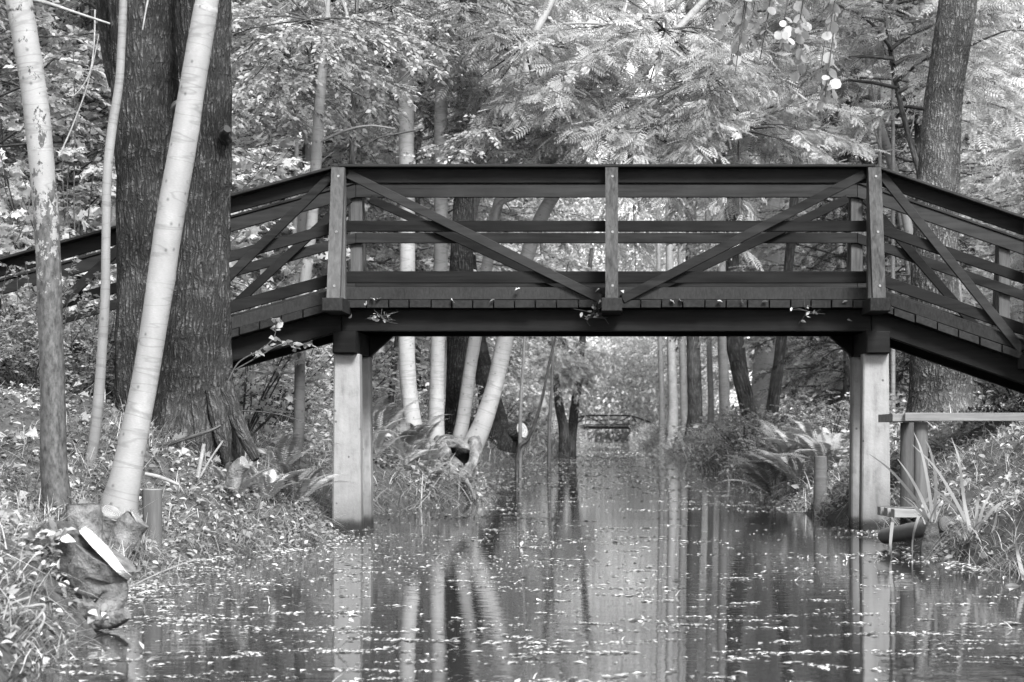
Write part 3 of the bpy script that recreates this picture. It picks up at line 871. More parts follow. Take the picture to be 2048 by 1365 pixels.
for (root, base, spots) in ((r11, b11, ((1160, 180, 24.6, 1.0, 'cluster_pinnate'), (1330, 60, 24.2, 1.0, 'cluster_bright'), (1250, 260, 24.4, .8, 'cluster_bright'), (1420, 150, 23.8, .9, 'cluster_pinnate'), (1480, 260, 24, .8, 'cluster_bright'))),
                            (r10, b10, ((1050, 90, 24.8, 1.0, 'cluster_pinnate'), (1000, 250, 24.6, .75, 'cluster_leaf'))), (r7, b7, ((780, 10, 24.2, .6, 'cluster_leaf'), (735, 170, 25.8, .7, 'cluster_leaf'))),
                            (r8, b8, ((930, 20, 24.6, .7, 'cluster_leaf'), (950, 210, 25.9, .7, 'cluster_leaf'))), (r5, b5, ((620, 40, 19.6, .8, 'cluster_leaf'), (560, 130, 20.4, .8, 'cluster_leaf')))):
    for (px, py, Y, sc, key) in spots:
        add_mesh('crown', CR[key], root, P(px, py, Y) - base, rng.uniform(0, 6.28), sc)

# hollow root bole
def bole():
    Y = 25.0
    base = P(905, 960, Y)
    root = empty('hollow_stump', base, 'mossy hollow stump with a round dark hole at the water edge', 'stump')
    def Q(x, y, d=0.0): return P(x, y, Y + d) - base
    a = Acc()
    # gnarled sides that close round the opening
    tube(a, [Q(872, 888, .05), Q(884, 905, -.1), Q(889, 930, -.2), Q(898, 955, -.25), Q(915, 965, -.2)], [.07, .075, .06, .085, .07], 22, 70, 0, rough=.5, rscale=9, seed=3)
    tube(a, [Q(868, 895, .0), Q(895, 888, -.1), Q(918, 890, -.15), Q(940, 898, -.1), Q(952, 885, .05)], [.06, .05, .04, .045, .06], 20, 70, 0, rough=.45, rscale=10, seed=14)
    tube(a, [Q(950, 880, .1), Q(947, 905, -.1), Q(943, 930, -.2), Q(926, 952, -.22), Q(905, 958, -.2)], [.07, .06, .055, .07, .08], 20, 70, 0, rough=.4, rscale=9, seed=5)
    tube(a, [Q(882, 930, .05), Q(888, 962, -.2), Q(900, 985, -.25), Q(912, 1000, -.2)], [.16, .2, .17, .1], 34, 80, 0, rough=.55, rscale=6, seed=4)
    tube(a, [Q(872, 950, .1), Q(868, 975, -.1), Q(874, 998, -.15)], [.1, .1, .06], 22, 40, 0, rough=.5, rscale=8, seed=8)
    for q in ([(930, 960), (942, 978), (948, 996)], [(885, 975), (872, 990), (862, 1004)], [(905, 980), (908, 996), (914, 1008)]):
        tube(a, [Q(x, y, -.3) for x, y in q], [.03, .022, .012], 12, 24, 0, rough=.4, rscale=9, seed=q[0][0])
    a.obj('bole', M['root_bark'], root)
    h = Acc()
    tube(h, [Q(916, 922, -.02), Q(916, 923, .15), Q(916, 924, .3)], [.16, .15, .12], 22, 8, 0, rough=.3)
    h.obj('hollow', M['hollow'], root)  # solid plug behind the opening, coloured as the hole's shade
    m = Acc()
    tube(m, [Q(870, 902, .0), Q(892, 884, -.05), Q(915, 882, -.1)], [.05, .06, .03], 18, 40, 0, rough=.5, rscale=9, seed=9)
    m.obj('moss_cushion', M['moss'], root)
bole()

def cut_stump(name, label, px, py, Y, r, hh, tiltv, cutmat='cut', bark='bark_dark', cat='stump'):
    base = P(px, py, Y)
    root = empty(name, base, label, cat)
    ax = norm(np.array(tiltv, float))
    a = Acc(); tube(a, [np.array([0, 0, -.25]) - ax * .1, np.zeros(3), ax * hh * .6, ax * hh], [r * 1.3, r * 1.1, r, r], 18, 24, 0, rough=.06, seed=px)
    a.obj('stem', M[bark], root)
    c = Acc(); tube(c, [ax * (hh - .004), ax * (hh + .006)], [r * .97, r * .96], 18, 2, 0); c.obj('cut_face', M[cutmat], root)
    return root
cut_stump('sawn_stump', 'dark stump with bright sawn face, past the white clump', 1022, 868, 40, .14, .26, (.75, -.6, .25))
for (lab, pts, Y, bk) in (
    ('very thin upright pale stem beside the bright sawn stump', [(1040, 885, 4), (1042, 800, 3.5), (1046, 740, 3), (1050, 660, 2.6), (1054, 560, 2.2)], 38, 'bark_sapling'),
    ('thin dark whip curving up from the bank past the sawn stump', [(1035, 915, 4.5), (1055, 880, 4), (1072, 840, 3.5), (1086, 790, 3), (1098, 730, 2.6), (1112, 670, 2.3), (1124, 600, 2)], 36, 'bark_far'),
    ('thin pale stem between the sawn stump and two dark leaning trunks', [(1098, 890, 4), (1100, 830, 3.5), (1104, 770, 3), (1106, 690, 2.8)], 52, 'bark_sapling')):
    trunk_tree('sapling', lab, pts, Y, bk, 8, 40, rough=.05, top=.6)
for (lab, pts, Y) in (('short dark trunk leaning away from the far bridge, first of two', [(1128, 865, 11), (1120, 820, 9), (1114, 775, 8), (1106, 720, 7), (1100, 660, 6)], 70),
                      ('dark trunk leaning toward the water just beside the far bridge', [(1142, 890, 11), (1147, 840, 9.5), (1153, 790, 9), (1158, 750, 8), (1164, 690, 7)], 72)):
    rt, bt = trunk_tree('dark_tree', lab, pts, Y, 'bark_far', 12, 30, rough=.06, top=3)
    for (dx, dy, sc) in ((-4, -32, .42), (10, -50, .5), (-8, -62, .5), (4, -85, .6)):
        add_mesh('crown', CR['cluster_bright'], rt, P(pts[2][0] + dx, pts[2][1] + dy, Y - 1.2) - bt, dx, sc)

# right bank trunks
def br_t17(a):
    limb(a, [(1462, 320), (1448, 245), (1436, 190), (1400, 130), (1360, 110)], 44, 7, 4, -.5)
    limb(a, [(1464, 300), (1500, 250), (1560, 200)], 44, 5, 3)
    limb(a, [(1463, 300), (1490, 320), (1530, 345)], 44, 4, 2)
trunk_tree('grey_tree', 'smooth grey trunk with a swollen bend beneath the bridge beam', [(1502, 850, 19), (1492, 800, 16), (1482, 755, 16.5), (1473, 705, 18), (1470, 680, 17), (1466, 560, 14), (1462, 440, 13), (1463, 320, 11), (1466, 200, 10), (1470, 60, 9), (1474, -40, 8)], 44, 'bark_far', 16, 80, rough=.05, extra=br_t17, seed=3)
trunk_tree('pale_tree', 'wide pale mottled trunk right behind the swollen grey trunk', [(1524, 870, 30), (1526, 800, 26), (1530, 740, 25), (1534, 680, 24), (1538, 500, 22), (1542, 300, 20), (1546, 60, 18), (1548, -40, 17)], 50, 'bark_white', 16, 60, rough=.05, seed=15)
trunk_tree('dark_tree', 'slanting dark trunk at the edge of the dark conifer', [(1538, 870, 15), (1546, 810, 13), (1554, 750, 12), (1562, 690, 11), (1575, 560, 10), (1588, 400, 9), (1600, 200, 8), (1612, -20, 7)], 40, 'bark_far', 14, 50, rough=.05)
trunk_tree('big_tree', 'big scaly grey trunk rising behind the right ramp', [(1884, 832, 72), (1882, 800, 62), (1880, 740, 57), (1876, 660, 50), (1870, 560, 46), (1872, 450, 44), (1878, 330, 41), (1888, 200, 38), (1902, 100, 37), (1917, 0, 37), (1926, -70, 36)], 22, 'bark_mid', 90, 260, rough=.05, rscale=1.5, ridge=.012, top=2.0, seed=2, knots=[(.12, 3.6, .12, .05), (.1, 5.4, .12, .06)])
def whorls(px0):
    def f(a):
        for k, yy in enumerate((110, 175, 240, 300)):
            for s in (-1, 1):
                limb(a, [(px0, yy), (px0 + s * 22, yy - 12 + 4 * k), (px0 + s * 38, yy - 45), (px0 + s * 44, yy - 80)], 30, 2.2, 1.0, .4 * s)
    return f
trunk_tree('sapling', 'bare pale pole sapling with whorled twigs above right handrail, left of a pair', [(1764, 830, 5), (1762, 600, 4.5), (1760, 330, 4), (1758, 200, 3.5), (1757, 50, 3)], 31, 'bark_sapling', 8, 40)
trunk_tree('sapling', 'bare pale pole sapling with whorled twigs near the big scaly trunk', [(1786, 830, 5), (1786, 600, 4.5), (1786, 330, 4), (1786, 200, 3.5), (1788, 20, 3)], 30, 'bark_sapling', 8, 40, extra=whorls(1786))
for (px, w, y0, Y, bk, lab) in (
    (1322, 6, 880, 96, 'bark_farlight', 'thin grey trunk closest to the far bridge on the right bank'),
    (1344, 10, 880, 88, 'bark_farlight', 'dull grey trunk in the right row, next after the thinnest'),
    (1366, 8, 880, 92, 'bark_farlight', 'pale narrow trunk in the middle of the right bank row'),
    (1388, 15, 880, 78, 'bark_far', 'stout grey trunk with dark notches in the right bank row'),
    (1420, 6, 880, 70, 'bark_pale', 'slender bright white trunk in the right bank row'),
    (1447, 11, 880, 62, 'bark_farlight', 'light trunk just left of the swollen grey trunk')):
    g = np.random.default_rng(px)
    pts = [(px + g.uniform(-2, 6), y0, w * 1.3), (px + 2, 820, w), (px, 740, w * .95), (px - 3, 640, w * .85), (px - 6, 420, w * .75), (px - 8, 150, w * .6), (px - 10, -40, w * .5)]
    trunk_tree('bank_tree', lab, pts, Y, bk, 12, 40, rough=.06, seed=px, group='trunks along the far right bank')
for (px, w, Y, bk, lab) in ((535, 14, 44, 'bark_farlight', 'broad pale grey trunk deep in the thicket, right of the double trunk'), (575, 12, 46, 'bark_farlight', 'pale grey trunk deep in the thicket, above left ramp railing'),
                            (470, 8, 38, 'bark_far', 'narrow grey trunk hugging the double trunk edge deep in thicket')):
    trunk_tree('bank_tree', lab, [(px + 6, 840, w * 1.2), (px + 4, 600, w), (px, 300, w * .9), (px - 3, -40, w * .8)], Y, bk, 12, 40, rough=.05, seed=px)

# ------------------------------------------------------------------ generic trees and shrubs on both banks
gT = np.random.default_rng(101)
rows = []
def fill(side, y0, y1, dmin, dmax, n, kinds, Hh, r, lab, grp, sc=(.85, 1.2), name='young_tree', barks=('bark_far', 'bark_sapling')):
    for k in range(n):
        Y = y0 * (y1 / y0) ** ((k + gT.random()) / n)
        d = dmin + (dmax - dmin) * gT.random()
        X = (np.interp(Y, LY, LX) - d) if side < 0 else (np.interp(Y, RY, RX) + d)
        if X < -.29 * Y - 2.5 or X > .2 * Y + 2.5: 
            X = np.clip(X, -.27 * Y - 1.5, .19 * Y + 1.5)
        if side > 0: X = max(X, .082 * Y + .9)
        if side < 0 and Y < 33: X = min(X, -.108 * Y - .6)
        if 16.5 < Y < 20 and abs(X) < 6.5: Y += 4
        tree(name, float(X), float(Y), kinds[gT.integers(len(kinds))], lab, grp, Hh, r, barks[gT.integers(len(barks))], int(gT.integers(100)), gT.uniform(*sc), tilt=(gT.normal(0, .05), gT.normal(0, .05)))
fill(-1, 21, 34, 1.6, 7, 15, ['under_a', 'under_b', 'under_c', 'under_b'], 7.0, .045, 'leafy young tree in the thicket behind the left ramp', 'young trees behind the left ramp')
fill(-1, 34, 75, 1.5, 12, 16, ['under_a', 'under_b', 'under_c'], 7.0, .06, 'leafy young tree further along the left bank wood', 'young trees in the left bank wood', (1.2, 1.8))
fill(1, 27, 40, 2.6, 6, 7, ['under_b', 'pinnate_bright', 'under_b'], 7.0, .045, 'bright leafy young tree behind the right ramp', 'young trees behind the right ramp')
fill(1, 40, 80, 1.6, 11, 14, ['under_b', 'under_a', 'pinnate_bright'], 7.0, .06, 'leafy young tree further along the right bank wood', 'young trees in the right bank wood', (1.2, 1.8))
fill(-1, 60, 200, 5.0, 17, 20, ['tall', 'tall_bright', 'tall_dark', 'tall_bright'], 15, .17, 'tall leafy tree of the left wood far down the canal', 'tall trees of the left wood', (.9, 1.5), 'woodland_tree', ('bark_far', 'bark_farlight'))
fill(1, 60, 200, 6.0, 16, 22, ['tall', 'tall_bright', 'tall_bright'], 15, .17, 'tall leafy tree of the right wood far down the canal', 'tall trees of the right wood', (.9, 1.5), 'woodland_tree', ('bark_far', 'bark_farlight'))

# trees that lean out and close the view over the canal
def leaner(X, Y, crown, sc, tiltx, label, bark='bark_sapling', Hh=7, r=.05, rz=0.0, tiltn=0.0):
    return tree('leaning_tree', X, Y, crown, label, 'trees leaning over the canal', Hh, r, bark, int(abs(X * 10) + Y), sc, rz, (tiltn, tiltx))
for (X, Y, c, sc, tl) in ((-4.0, 28.5, 'high_pinnate', 1.3, .1), (-4.2, 33, 'high_bright', 1.5, .2), (4.4, 29, 'high_bright', 1.3, -.1), (4.9, 36, 'high_pinnate', 1.6, -.16), (4.6, 32.5, 'high_bright', 1.4, -.14),
                          (-3.3, 37, 'high_bright', 1.5, .05), (-3.4, 46, 'high_bright', 1.9, .15), (-4.6, 40, 'high_bright', 1.9, .2), (5.6, 43, 'high_bright', 2.0, -.18), (-5.2, 50, 'high_leaf', 2.4, .22), (6.6, 54, 'high_bright', 2.4, -.2), (-3.8, 60, 'tall_bright', .8, .22), (6.6, 66, 'tall_bright', .95, -.3), (-7.4, 84, 'tall_bright', 1.0, .12),
                          (9.5, 95, 'tall_bright', 1.2, -.12), (-8.6, 110, 'tall_bright', 1.25, .1), (-9.8, 135, 'tall_bright', 1.45, .1), (11, 130, 'tall_bright', 1.5, -.12), (11, 165, 'tall_bright', 1.7, -.1), (-9.5, 175, 'tall_bright', 1.7, .1), (9.5, 222, 'tall_bright', 1.9, .0), (-9.5, 224, 'tall_bright', 1.9, .0)):
    leaner(X, Y, c, sc, tl, 'leafy tree leaning out over the canal beyond the bridge')

for (X, Y, c, sc, tl, bk) in ((-3.7, 27.5, 'high_pinnate', 1.1, .05, 'bark_sapling'), (-2.7, 28.5, 'high_leaf', 1.1, .1, 'bark_far'), (-4.9, 23.5, 'high_leaf', .95, .0, 'bark_sapling'), (3.9, 25.5, 'high_pinnate', 1.15, -.2, 'bark_far')):
    tree('slender_tree', X, Y, c, 'slender tree with high spreading leaves just behind the bridge', 'slender trees just behind the bridge', 6.6, .03, bk, int(Y), sc, 0.0, (0, tl))

# dark conifer on the right bank
for (X, Y, sc, lab) in ((4.35, 34, .64, 'dark drooping conifer beside the right pier'), (5.6, 36, .8, 'dark drooping conifer half hidden behind the big scaly trunk')):
    root = tree('conifer', X - .9, Y, 'conifer', lab, None, 8.5, .09, 'bark_far', 2, sc)

# shrubs close to the water
def row(side, ylist, d, keys, lab, grp, sc):
    for Y in ylist:
        dd = d + gT.uniform(-.3, .5)
        X = (np.interp(Y, LY, LX) - dd) if side < 0 else (np.interp(Y, RY, RX) + dd)
        shrub(float(X), float(Y), keys[gT.integers(len(keys))], lab, grp, gT.uniform(*sc))
row(-1, [20.5, 21.2, 22, 23, 24.2, 26.5, 28, 29.5, 31], 1.5, ['shrub_lobed', 'shrub_a', 'shrub_b'], 'leafy shrub between the left ramp and the white clump', 'shrubs behind the left pier', (.7, 1.05))
row(-1, [33, 37, 42, 47, 52, 58, 64, 71, 79, 88, 98, 110, 124, 140], .8, ['shrub_a', 'shrub_b'], 'low shrub at the water edge far along the left bank', 'shrubs far along the left bank', (.6, 1.0))
row(1, [27, 30, 32, 35], .35, ['shrub_c', 'shrub_a'], 'low dark shrub overhanging water left of the right pier', 'dark shrubs near the right pier', (.45, .6))
row(1, [39, 43, 48, 54, 60, 67, 75, 84, 94, 106, 120, 136], .7, ['shrub_a', 'shrub_b'], 'low shrub at the water edge far along the right bank', 'shrubs far along the right bank', (.35, .6))
row(-1, [165, 180, 196], .6, ['shrub_a', 'shrub_b'], 'leafy bush at the left foot of the far bridge', 'shrubs by the far bridge', (.6, .8))
row(1, [160, 178, 195], .6, ['shrub_a', 'shrub_b'], 'leafy bush at the right foot of the far bridge', 'shrubs by the far bridge on the right', (.6, .8))
row(1, [24, 27, 30, 33, 36], 4.6, ['shrub_b', 'shrub_lobed'], 'bright shrub in the clearing behind the big scaly trunk', 'bright shrubs behind the right ramp', (.7, 1.1))
for (X, Y, s) in ((-6.3, 19.9, .9), (-5.4, 20.6, 1.0), (-4.4, 21, 1.1), (-3.8, 19.9, .7), (-7.2, 21.5, 1.1), (-5.0, 22.5, 1.2), (-6.6, 23, 1.2), (-3.2, 20.2, .75)):
    shrub(X, Y, 'shrub_lobed', 'lobed leaved shrub crowding the back of the left ramp', 'shrubs against the left ramp', s)

for (X, Y, sc_, k) in ((-3.75, 16.5, .5, 'shrub_a'), (-4.15, 16.7, .6, 'shrub_c'), (-4.6, 16.4, .55, 'shrub_a'), (-3.5, 16.9, .42, 'shrub_c'), (-4.4, 15.6, .4, 'shrub_a')):
    shrub(X, Y, k, 'straggly low shrub in front of the left ramp by the stained trunk', 'shrubs in front of the left ramp', sc_)

# far wood: one mass
def wood(name, boxes, n, ls, label):
    g = np.random.default_rng(55)
    a = Acc()
    for (x0, x1, y0, y1, z0, z1, fr) in boxes:
        m = int(n * fr)
        nc = max(20, m // 60)
        c = np.stack([g.uniform(x0, x1, nc), g.uniform(y0, y1, nc), g.uniform(z0, z1, nc)], 1)
        ct = g.random(nc)
        ci = g.integers(0, nc, m)
        p = c[ci] + g.normal(0, 1, (m, 3)) * np.array([1.5, 1.5, .55])
        p[:, 2] = np.maximum(p[:, 2], .2)
        ax = norm(g.normal(0, 1, (m, 3)) + np.array([0, 0, -.4]))
        leaves(a, p, ax, np.array([0, 0, 1.0]) + g.normal(0, .6, (m, 3)), ls * g.uniform(.6, 1.4, m), LEAF4, 0, np.clip(ct[ci] * .7 + g.random(m) * .3, 0, 1))
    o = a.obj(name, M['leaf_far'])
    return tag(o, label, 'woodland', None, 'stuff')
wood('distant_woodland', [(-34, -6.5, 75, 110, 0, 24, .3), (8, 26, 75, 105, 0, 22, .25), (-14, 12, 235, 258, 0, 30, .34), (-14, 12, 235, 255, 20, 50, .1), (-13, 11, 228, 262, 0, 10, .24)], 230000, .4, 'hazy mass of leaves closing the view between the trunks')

# branch with large round leaves hanging in from a tree outside the frame
def round_leaf_tree():
    base = gpt(3.6, 12.6)
    root = empty('alder_tree', base, 'round leaved branch hanging from above near the upper right', 'tree')
    a = Acc(); tube(a, [(0, 0, -.3), (.02, 0, 1.2), (-.05, 0, 2.4), (.05, 0, 3.6), (.0, 0, 5)], [.1, .08, .07, .06, .04], 12, 40, 0, rough=.06); a.obj('trunk', M['bark_far'], root)
    c = Acc(); g = np.random.default_rng(31)
    for (tip, z) in (((1505, 30), 0), ((1560, 90), 0), ((1600, 40), 0), ((1640, 150), 0), ((1660, 60), 0), ((1580, 10), 0), ((1540, -30), 0), ((1650, 195), 0), ((1480, 90), 0), ((1440, 20), 0), ((1520, 120), 0), ((1470, 150), 0), ((1600, 100), 0)):
        e = P(tip[0], tip[1], 12.4 + g.uniform(-.5, .5)) - base
        s = np.array([0, 0, e[2] + g.uniform(.5, 1.1)])
        hi_ = 3.25 + g.uniform(0, .5); cv = np.stack([np.array([0, 0, hi_]), np.array([e[0] * .5, e[1] * .5, hi_ + .15]), np.array([e[0] * .88, e[1] * .9, max(hi_, e[2] + .1) - .05]), e])
        tube(c, cv, [.014, .01, .006, .003], 5, 20, 0, .4)
        leafy(c, g, catmull(cv, 12), 13, 5, .3, .055, ROUND8, 1, start=.45, tilt=.8, hang=.3, tone_rng=(0, .75))
    c.obj('crown', [M['twig'], M['leaf']], root)
round_leaf_tree()

# ------------------------------------------------------------------ ferns
def fern_mesh(seed, nf=11, L0=.75):
    g = np.random.default_rng(seed)
    a = Acc()
    for k in range(nf):
        th = 6.283 * (k + g.random() * .6) / nf
        L = L0 * g.uniform(.7, 1.15)
        h = np.array([math.cos(th), math.sin(th), 0])
        t = np.linspace(0, 1, 30)
        tf = g.uniform(.1, .9)
        el = g.uniform(.9, 1.4)
        c = (h[None] * (t * math.cos(el) + .28 * t ** 2)[:, None] + np.array([0, 0, 1.0])[None] * (t * math.sin(el) - .42 * t ** 2.6)[:, None]) * L
        d = norm(np.gradient(c, axis=0)); s = norm(np.cross(d, np.array([0, 0, 1.0]))); nn = np.cross(s, d)
        pl = L * .17 * np.sin(math.pi * np.clip(.1 + .9 * t, 0, 1)) ** .8 * (1 - t * .25)
        for sg in (1, -1):
            leaves(a, c[3:], norm(s[3:] * sg + d[3:] * .35 - nn[3:] * .12), nn[3:] + g.normal(0, .15, (27, 3)), pl[3:] + .01, (LEAF4[0] * np.array([1, .46, .6]), LEAF4[1]), 0, np.clip(tf + g.normal(0, .08, 27), 0, 1))
        w = s * .004
        V = np.stack([c - w, c + w], 1).reshape(-1, 3); i = np.arange(29) * 2
        a.add(V, np.stack([i, i + 1, i + 3, i + 2], -1), 0, .3)
    return a.mesh('fern', M['fern'])
FERN = [fern_mesh(1, 11, .95), fern_mesh(2, 9, .9), fern_mesh(3, 13, 1.0)]
def fern(X, Y, sc, label, group, z=None):
    zz = float(ground(np.array([X]), np.array([Y]))[0]) if z is None else z
    o = bpy.data.objects.new('fern', FERN[rng.integers(3)]); COL.objects.link(o)
    o.location = (X, Y, max(zz, .02, float(ground(np.array([X]), np.array([Y]))[0]))); o.rotation_euler = (rng.normal(0, .15), rng.normal(0, .15), rng.uniform(0, 6.28)); o.scale = (sc,) * 3
    return tag(o, label, 'fern', group)
for (px, py, Y, s) in ((760, 930, 24, 1), (790, 960, 24, .9), (745, 985, 23, .8), (820, 920, 24.5, .9), (840, 965, 24.5, .8), (780, 895, 25.5, .9), (735, 900, 25, .9), (855, 990, 24, .55), (805, 1000, 23.5, .6), (755, 865, 27, .9), (860, 935, 24.5, .6)):
    q = P(px, py, Y); fern(float(q[0]), float(q[1]), s * .85, 'arching fern on the bank between left pier and white clump', 'ferns on the left bank')
for (px, py, Y, s) in ((1575, 930, 27, 1.1), (1545, 955, 28, .9), (1610, 910, 27, 1.0), (1640, 940, 26, .9), (1590, 990, 26, .8), (1550, 1000, 26, .8), (1660, 960, 24, .8), (1600, 950, 25, 1.0), (1560, 900, 28, 1.0), (1530, 985, 28, .8)):
    q = P(px, py, Y); fern(float(q[0]), float(q[1]), s * .95, 'pale arching fern behind the round stake near the right pier', 'ferns on the right bank')
for (px, py, Y, s) in ((560, 1020, 16.2, .55), (590, 1060, 15.8, .5), (530, 1060, 15.4, .45), (470, 1080, 14.8, .4)):
    q = P(px, py, Y); fern(float(q[0]), float(q[1]), s, 'small fern on the near bank left of the left pier', 'ferns on the near left bank', float(q[2]) - .1)

# ------------------------------------------------------------------ ground cover
def scatter(n, ya, yb, side, d0, d1, power=1.0, logy=False, g=rng, bare=True):
    u = g.random(n)
    Y = ya * (yb / ya) ** u if logy else ya + (yb - ya) * u
    d = d0 + (d1 - d0) * g.random(n) ** power
    X = np.where(side < 0, np.interp(Y, LY, LX) - d, np.interp(Y, RY, RX) + d)
    if bare:
        keep = ((X + 1.86) / .17) ** 2 + ((Y - 8.5) / .38) ** 2 > 1
        X, Y = X[keep], Y[keep]
    return X, Y, ground(X, Y)

gl = np.random.default_rng(77)
a = Acc()
for (n, ya, yb, sd, d0, d1, pw, s0) in ((22000, 7, 19, -1, .02, 3.4, 1.2, .034), (12000, 11, 30, 1, .05, 4.5, 1.2, .038), (5000, 19, 60, -1, .1, 6, 1, .08), (6000, 24, 60, 1, .1, 7, 1, .085)):
    X, Y, Z = scatter(n, ya, yb, sd, d0, d1, pw, g=gl, bare=False)
    m = len(X)
    p = np.stack([X, Y, Z + gl.uniform(.0, .03, m)], 1)
    ax = norm(np.stack([gl.normal(0, 1, m), gl.normal(0, 1, m), gl.normal(0, .35, m)], 1))
    nr = np.array([0, 0, 1.0]) + gl.normal(0, .45, (m, 3))
    leaves(a, p, ax, nr, s0 * gl.uniform(.5, 1.35, m), LEAF8 if s0 < .07 else LEAF4, 0, gl.random(m) ** 1.7, 1.8)
for (cx_, cy_, rx, rz, top_, k) in ((130, 1128, .26, .1, .13, 420), (150, 1195, .17, .09, .1, 160)):     # leaves lying over the felled stem and its moss
    th = gl.uniform(0, 6.283, k); rr_ = gl.random(k) ** .5
    q0 = P(cx_, cy_, 8.72)
    p = np.stack([q0[0] + rx * rr_ * np.cos(th), q0[1] - .08 + .14 * rr_ * np.sin(th), q0[2] + top_ - .17 * rr_ ** 2], 1)
    qc = P(222, 1108, 8.7); ok = np.linalg.norm((p - qc) * np.array([1, .5, 1]), axis=1) > .17; p = p[ok]; k = len(p)
    leaves(a, p, norm(gl.normal(0, 1, (k, 3)) * np.array([1, 1, .6])), np.array([.0, -.5, 1.0]) + gl.normal(0, .5, (k, 3)), .042 * gl.uniform(.4, 1.4, k), LEAF8, 0, gl.random(k) ** 1.5, 1.6)
for (n, ya, yb, sd, d0, d1) in ((420, 8.5, 16, -1, .0, 2.4), (160, 12, 18, 1, .0, 2.4)):
    X, Y, Z = scatter(n, ya, yb, sd, d0, d1, 1.0, g=gl); m = len(X)
    leaves(a, np.stack([X, Y, Z + gl.uniform(.02, .1, m)], 1), norm(np.stack([gl.normal(0, 1, m), gl.normal(-.4, 1, m), gl.normal(-.2, .4, m)], 1)), np.array([0, -.4, 1.0]) + gl.normal(0, .5, (m, 3)), gl.uniform(.05, .085, m), LOBED, 0, gl.random(m) * .6, 1.8)
# fine dry twigs and stalks among the leaves
for (n, ya, yb, sd, d0, d1) in ((2600, 7, 18, -1, .0, 2.6), (1400, 11.5, 22, 1, .0, 3)):
    X, Y, Z = scatter(n, ya, yb, sd, d0, d1, 1.2, g=gl); m = len(X)
    blades(a, np.stack([X, Y, Z + gl.uniform(.005, .05, m)], 1), np.stack([gl.normal(0, 1, m), gl.normal(0, .7, m), gl.normal(.0, .35, m)], 1), gl.uniform(.05, .3, m), .004, gl.uniform(-.2, .3, m), 3, 0, gl.uniform(.3, 1, m), gl)
tag(a.obj('leaf_litter', M['litter']), 'dry fallen leaves carpeting both banks', 'fallen leaves', None, 'stuff')

a = Acc()
for (n, ya, yb, sd, d0, d1, L, w) in ((9000, 7.2, 18, -1, -.01, 1.3, .16, .005), (5200, 11, 19, 1, -.02, 1.8, .15, .005), (6000, 19, 60, -1, -.05, 1.2, .33, .012), (3500, 20, 60, 1, -.05, 1.2, .2, .01), (5000, 60, 190, -1, -.1, 1.6, .5, .03), (5000, 60, 190, 1, -.1, 1.6, .5, .03)):
    X, Y, Z = scatter(n, ya, yb, sd, d0, d1, 1.3, ya > 18, gl)
    m = len(X)
    dr = np.stack([gl.normal(0, .5, m) - sd * .35, gl.normal(-.15, .5, m), gl.uniform(.35, 1.1, m)], 1)
    blades(a, np.stack([X, Y, np.maximum(Z, 0) - .01], 1), dr, L * gl.uniform(.4, 1.5, m), w, gl.uniform(.1, .8, m), 4, 0, gl.random(m), gl)
for (n, ya, yb, sd, dd, L) in ((1100, 8.8, 17, -1, .16, .18), (700, 12, 17, 1, .14, .17), (600, 19, 32, -1, .2, .28), (600, 20, 32, 1, .2, .26)):
    X, Y, Z = scatter(n, ya, yb, sd, .0, dd, 1.0, ya > 18, gl); m = len(X)
    cl = fbm(X * 2, Y * 2.2) > -.2; X, Y, Z = X[cl], Y[cl], Z[cl]; m = len(X)
    blades(a, np.stack([X, Y, np.maximum(Z, .03) + .03], 1), np.stack([-sd * gl.normal(.5, .6, m), gl.normal(-.3, .7, m), gl.uniform(-.1, .9, m)], 1), L * gl.uniform(.5, 1.4, m), .006 if ya < 18 else .012, gl.uniform(.2, 1.1, m), 5, 0, gl.random(m) * .5, gl)
for (bx, by, rad, n) in ((b1[0], b1[1], .16, 70), (b3[0], b3[1], .2, 90), (b2[0], b2[1], .1, 40), (-2.75, 15.1, .4, 160), (-2.35, 12.4, .12, 50), (-2.3, 11.9, .2, 80), (-2.35, 11.6, .3, 80), (-2.1, 14.4, .2, 60), (2.5, 15.1, .25, 70), (2.2, 17.4, .2, 80), (1.9, 20.3, .15, 50), (4.1, 21.3, .4, 120), (-3.0, 12.0, .3, 60)):
    th = gl.uniform(0, 6.283, n); q = rad * (.5 + .7 * gl.random(n)); X = bx + q * np.cos(th); Y = by + q * np.sin(th) - .05
    blades(a, np.stack([X, Y, ground(X, Y) - .01], 1), np.stack([gl.normal(0, .45, n), gl.normal(-.1, .45, n), np.ones(n)], 1), gl.uniform(.05, .24, n), .005, gl.uniform(.1, .6, n), 4, 0, gl.random(n), gl)
tag(a.obj('bank_grass', M['grass']), 'tangled grass trailing over both banks toward the water', 'grass', None, 'stuff')

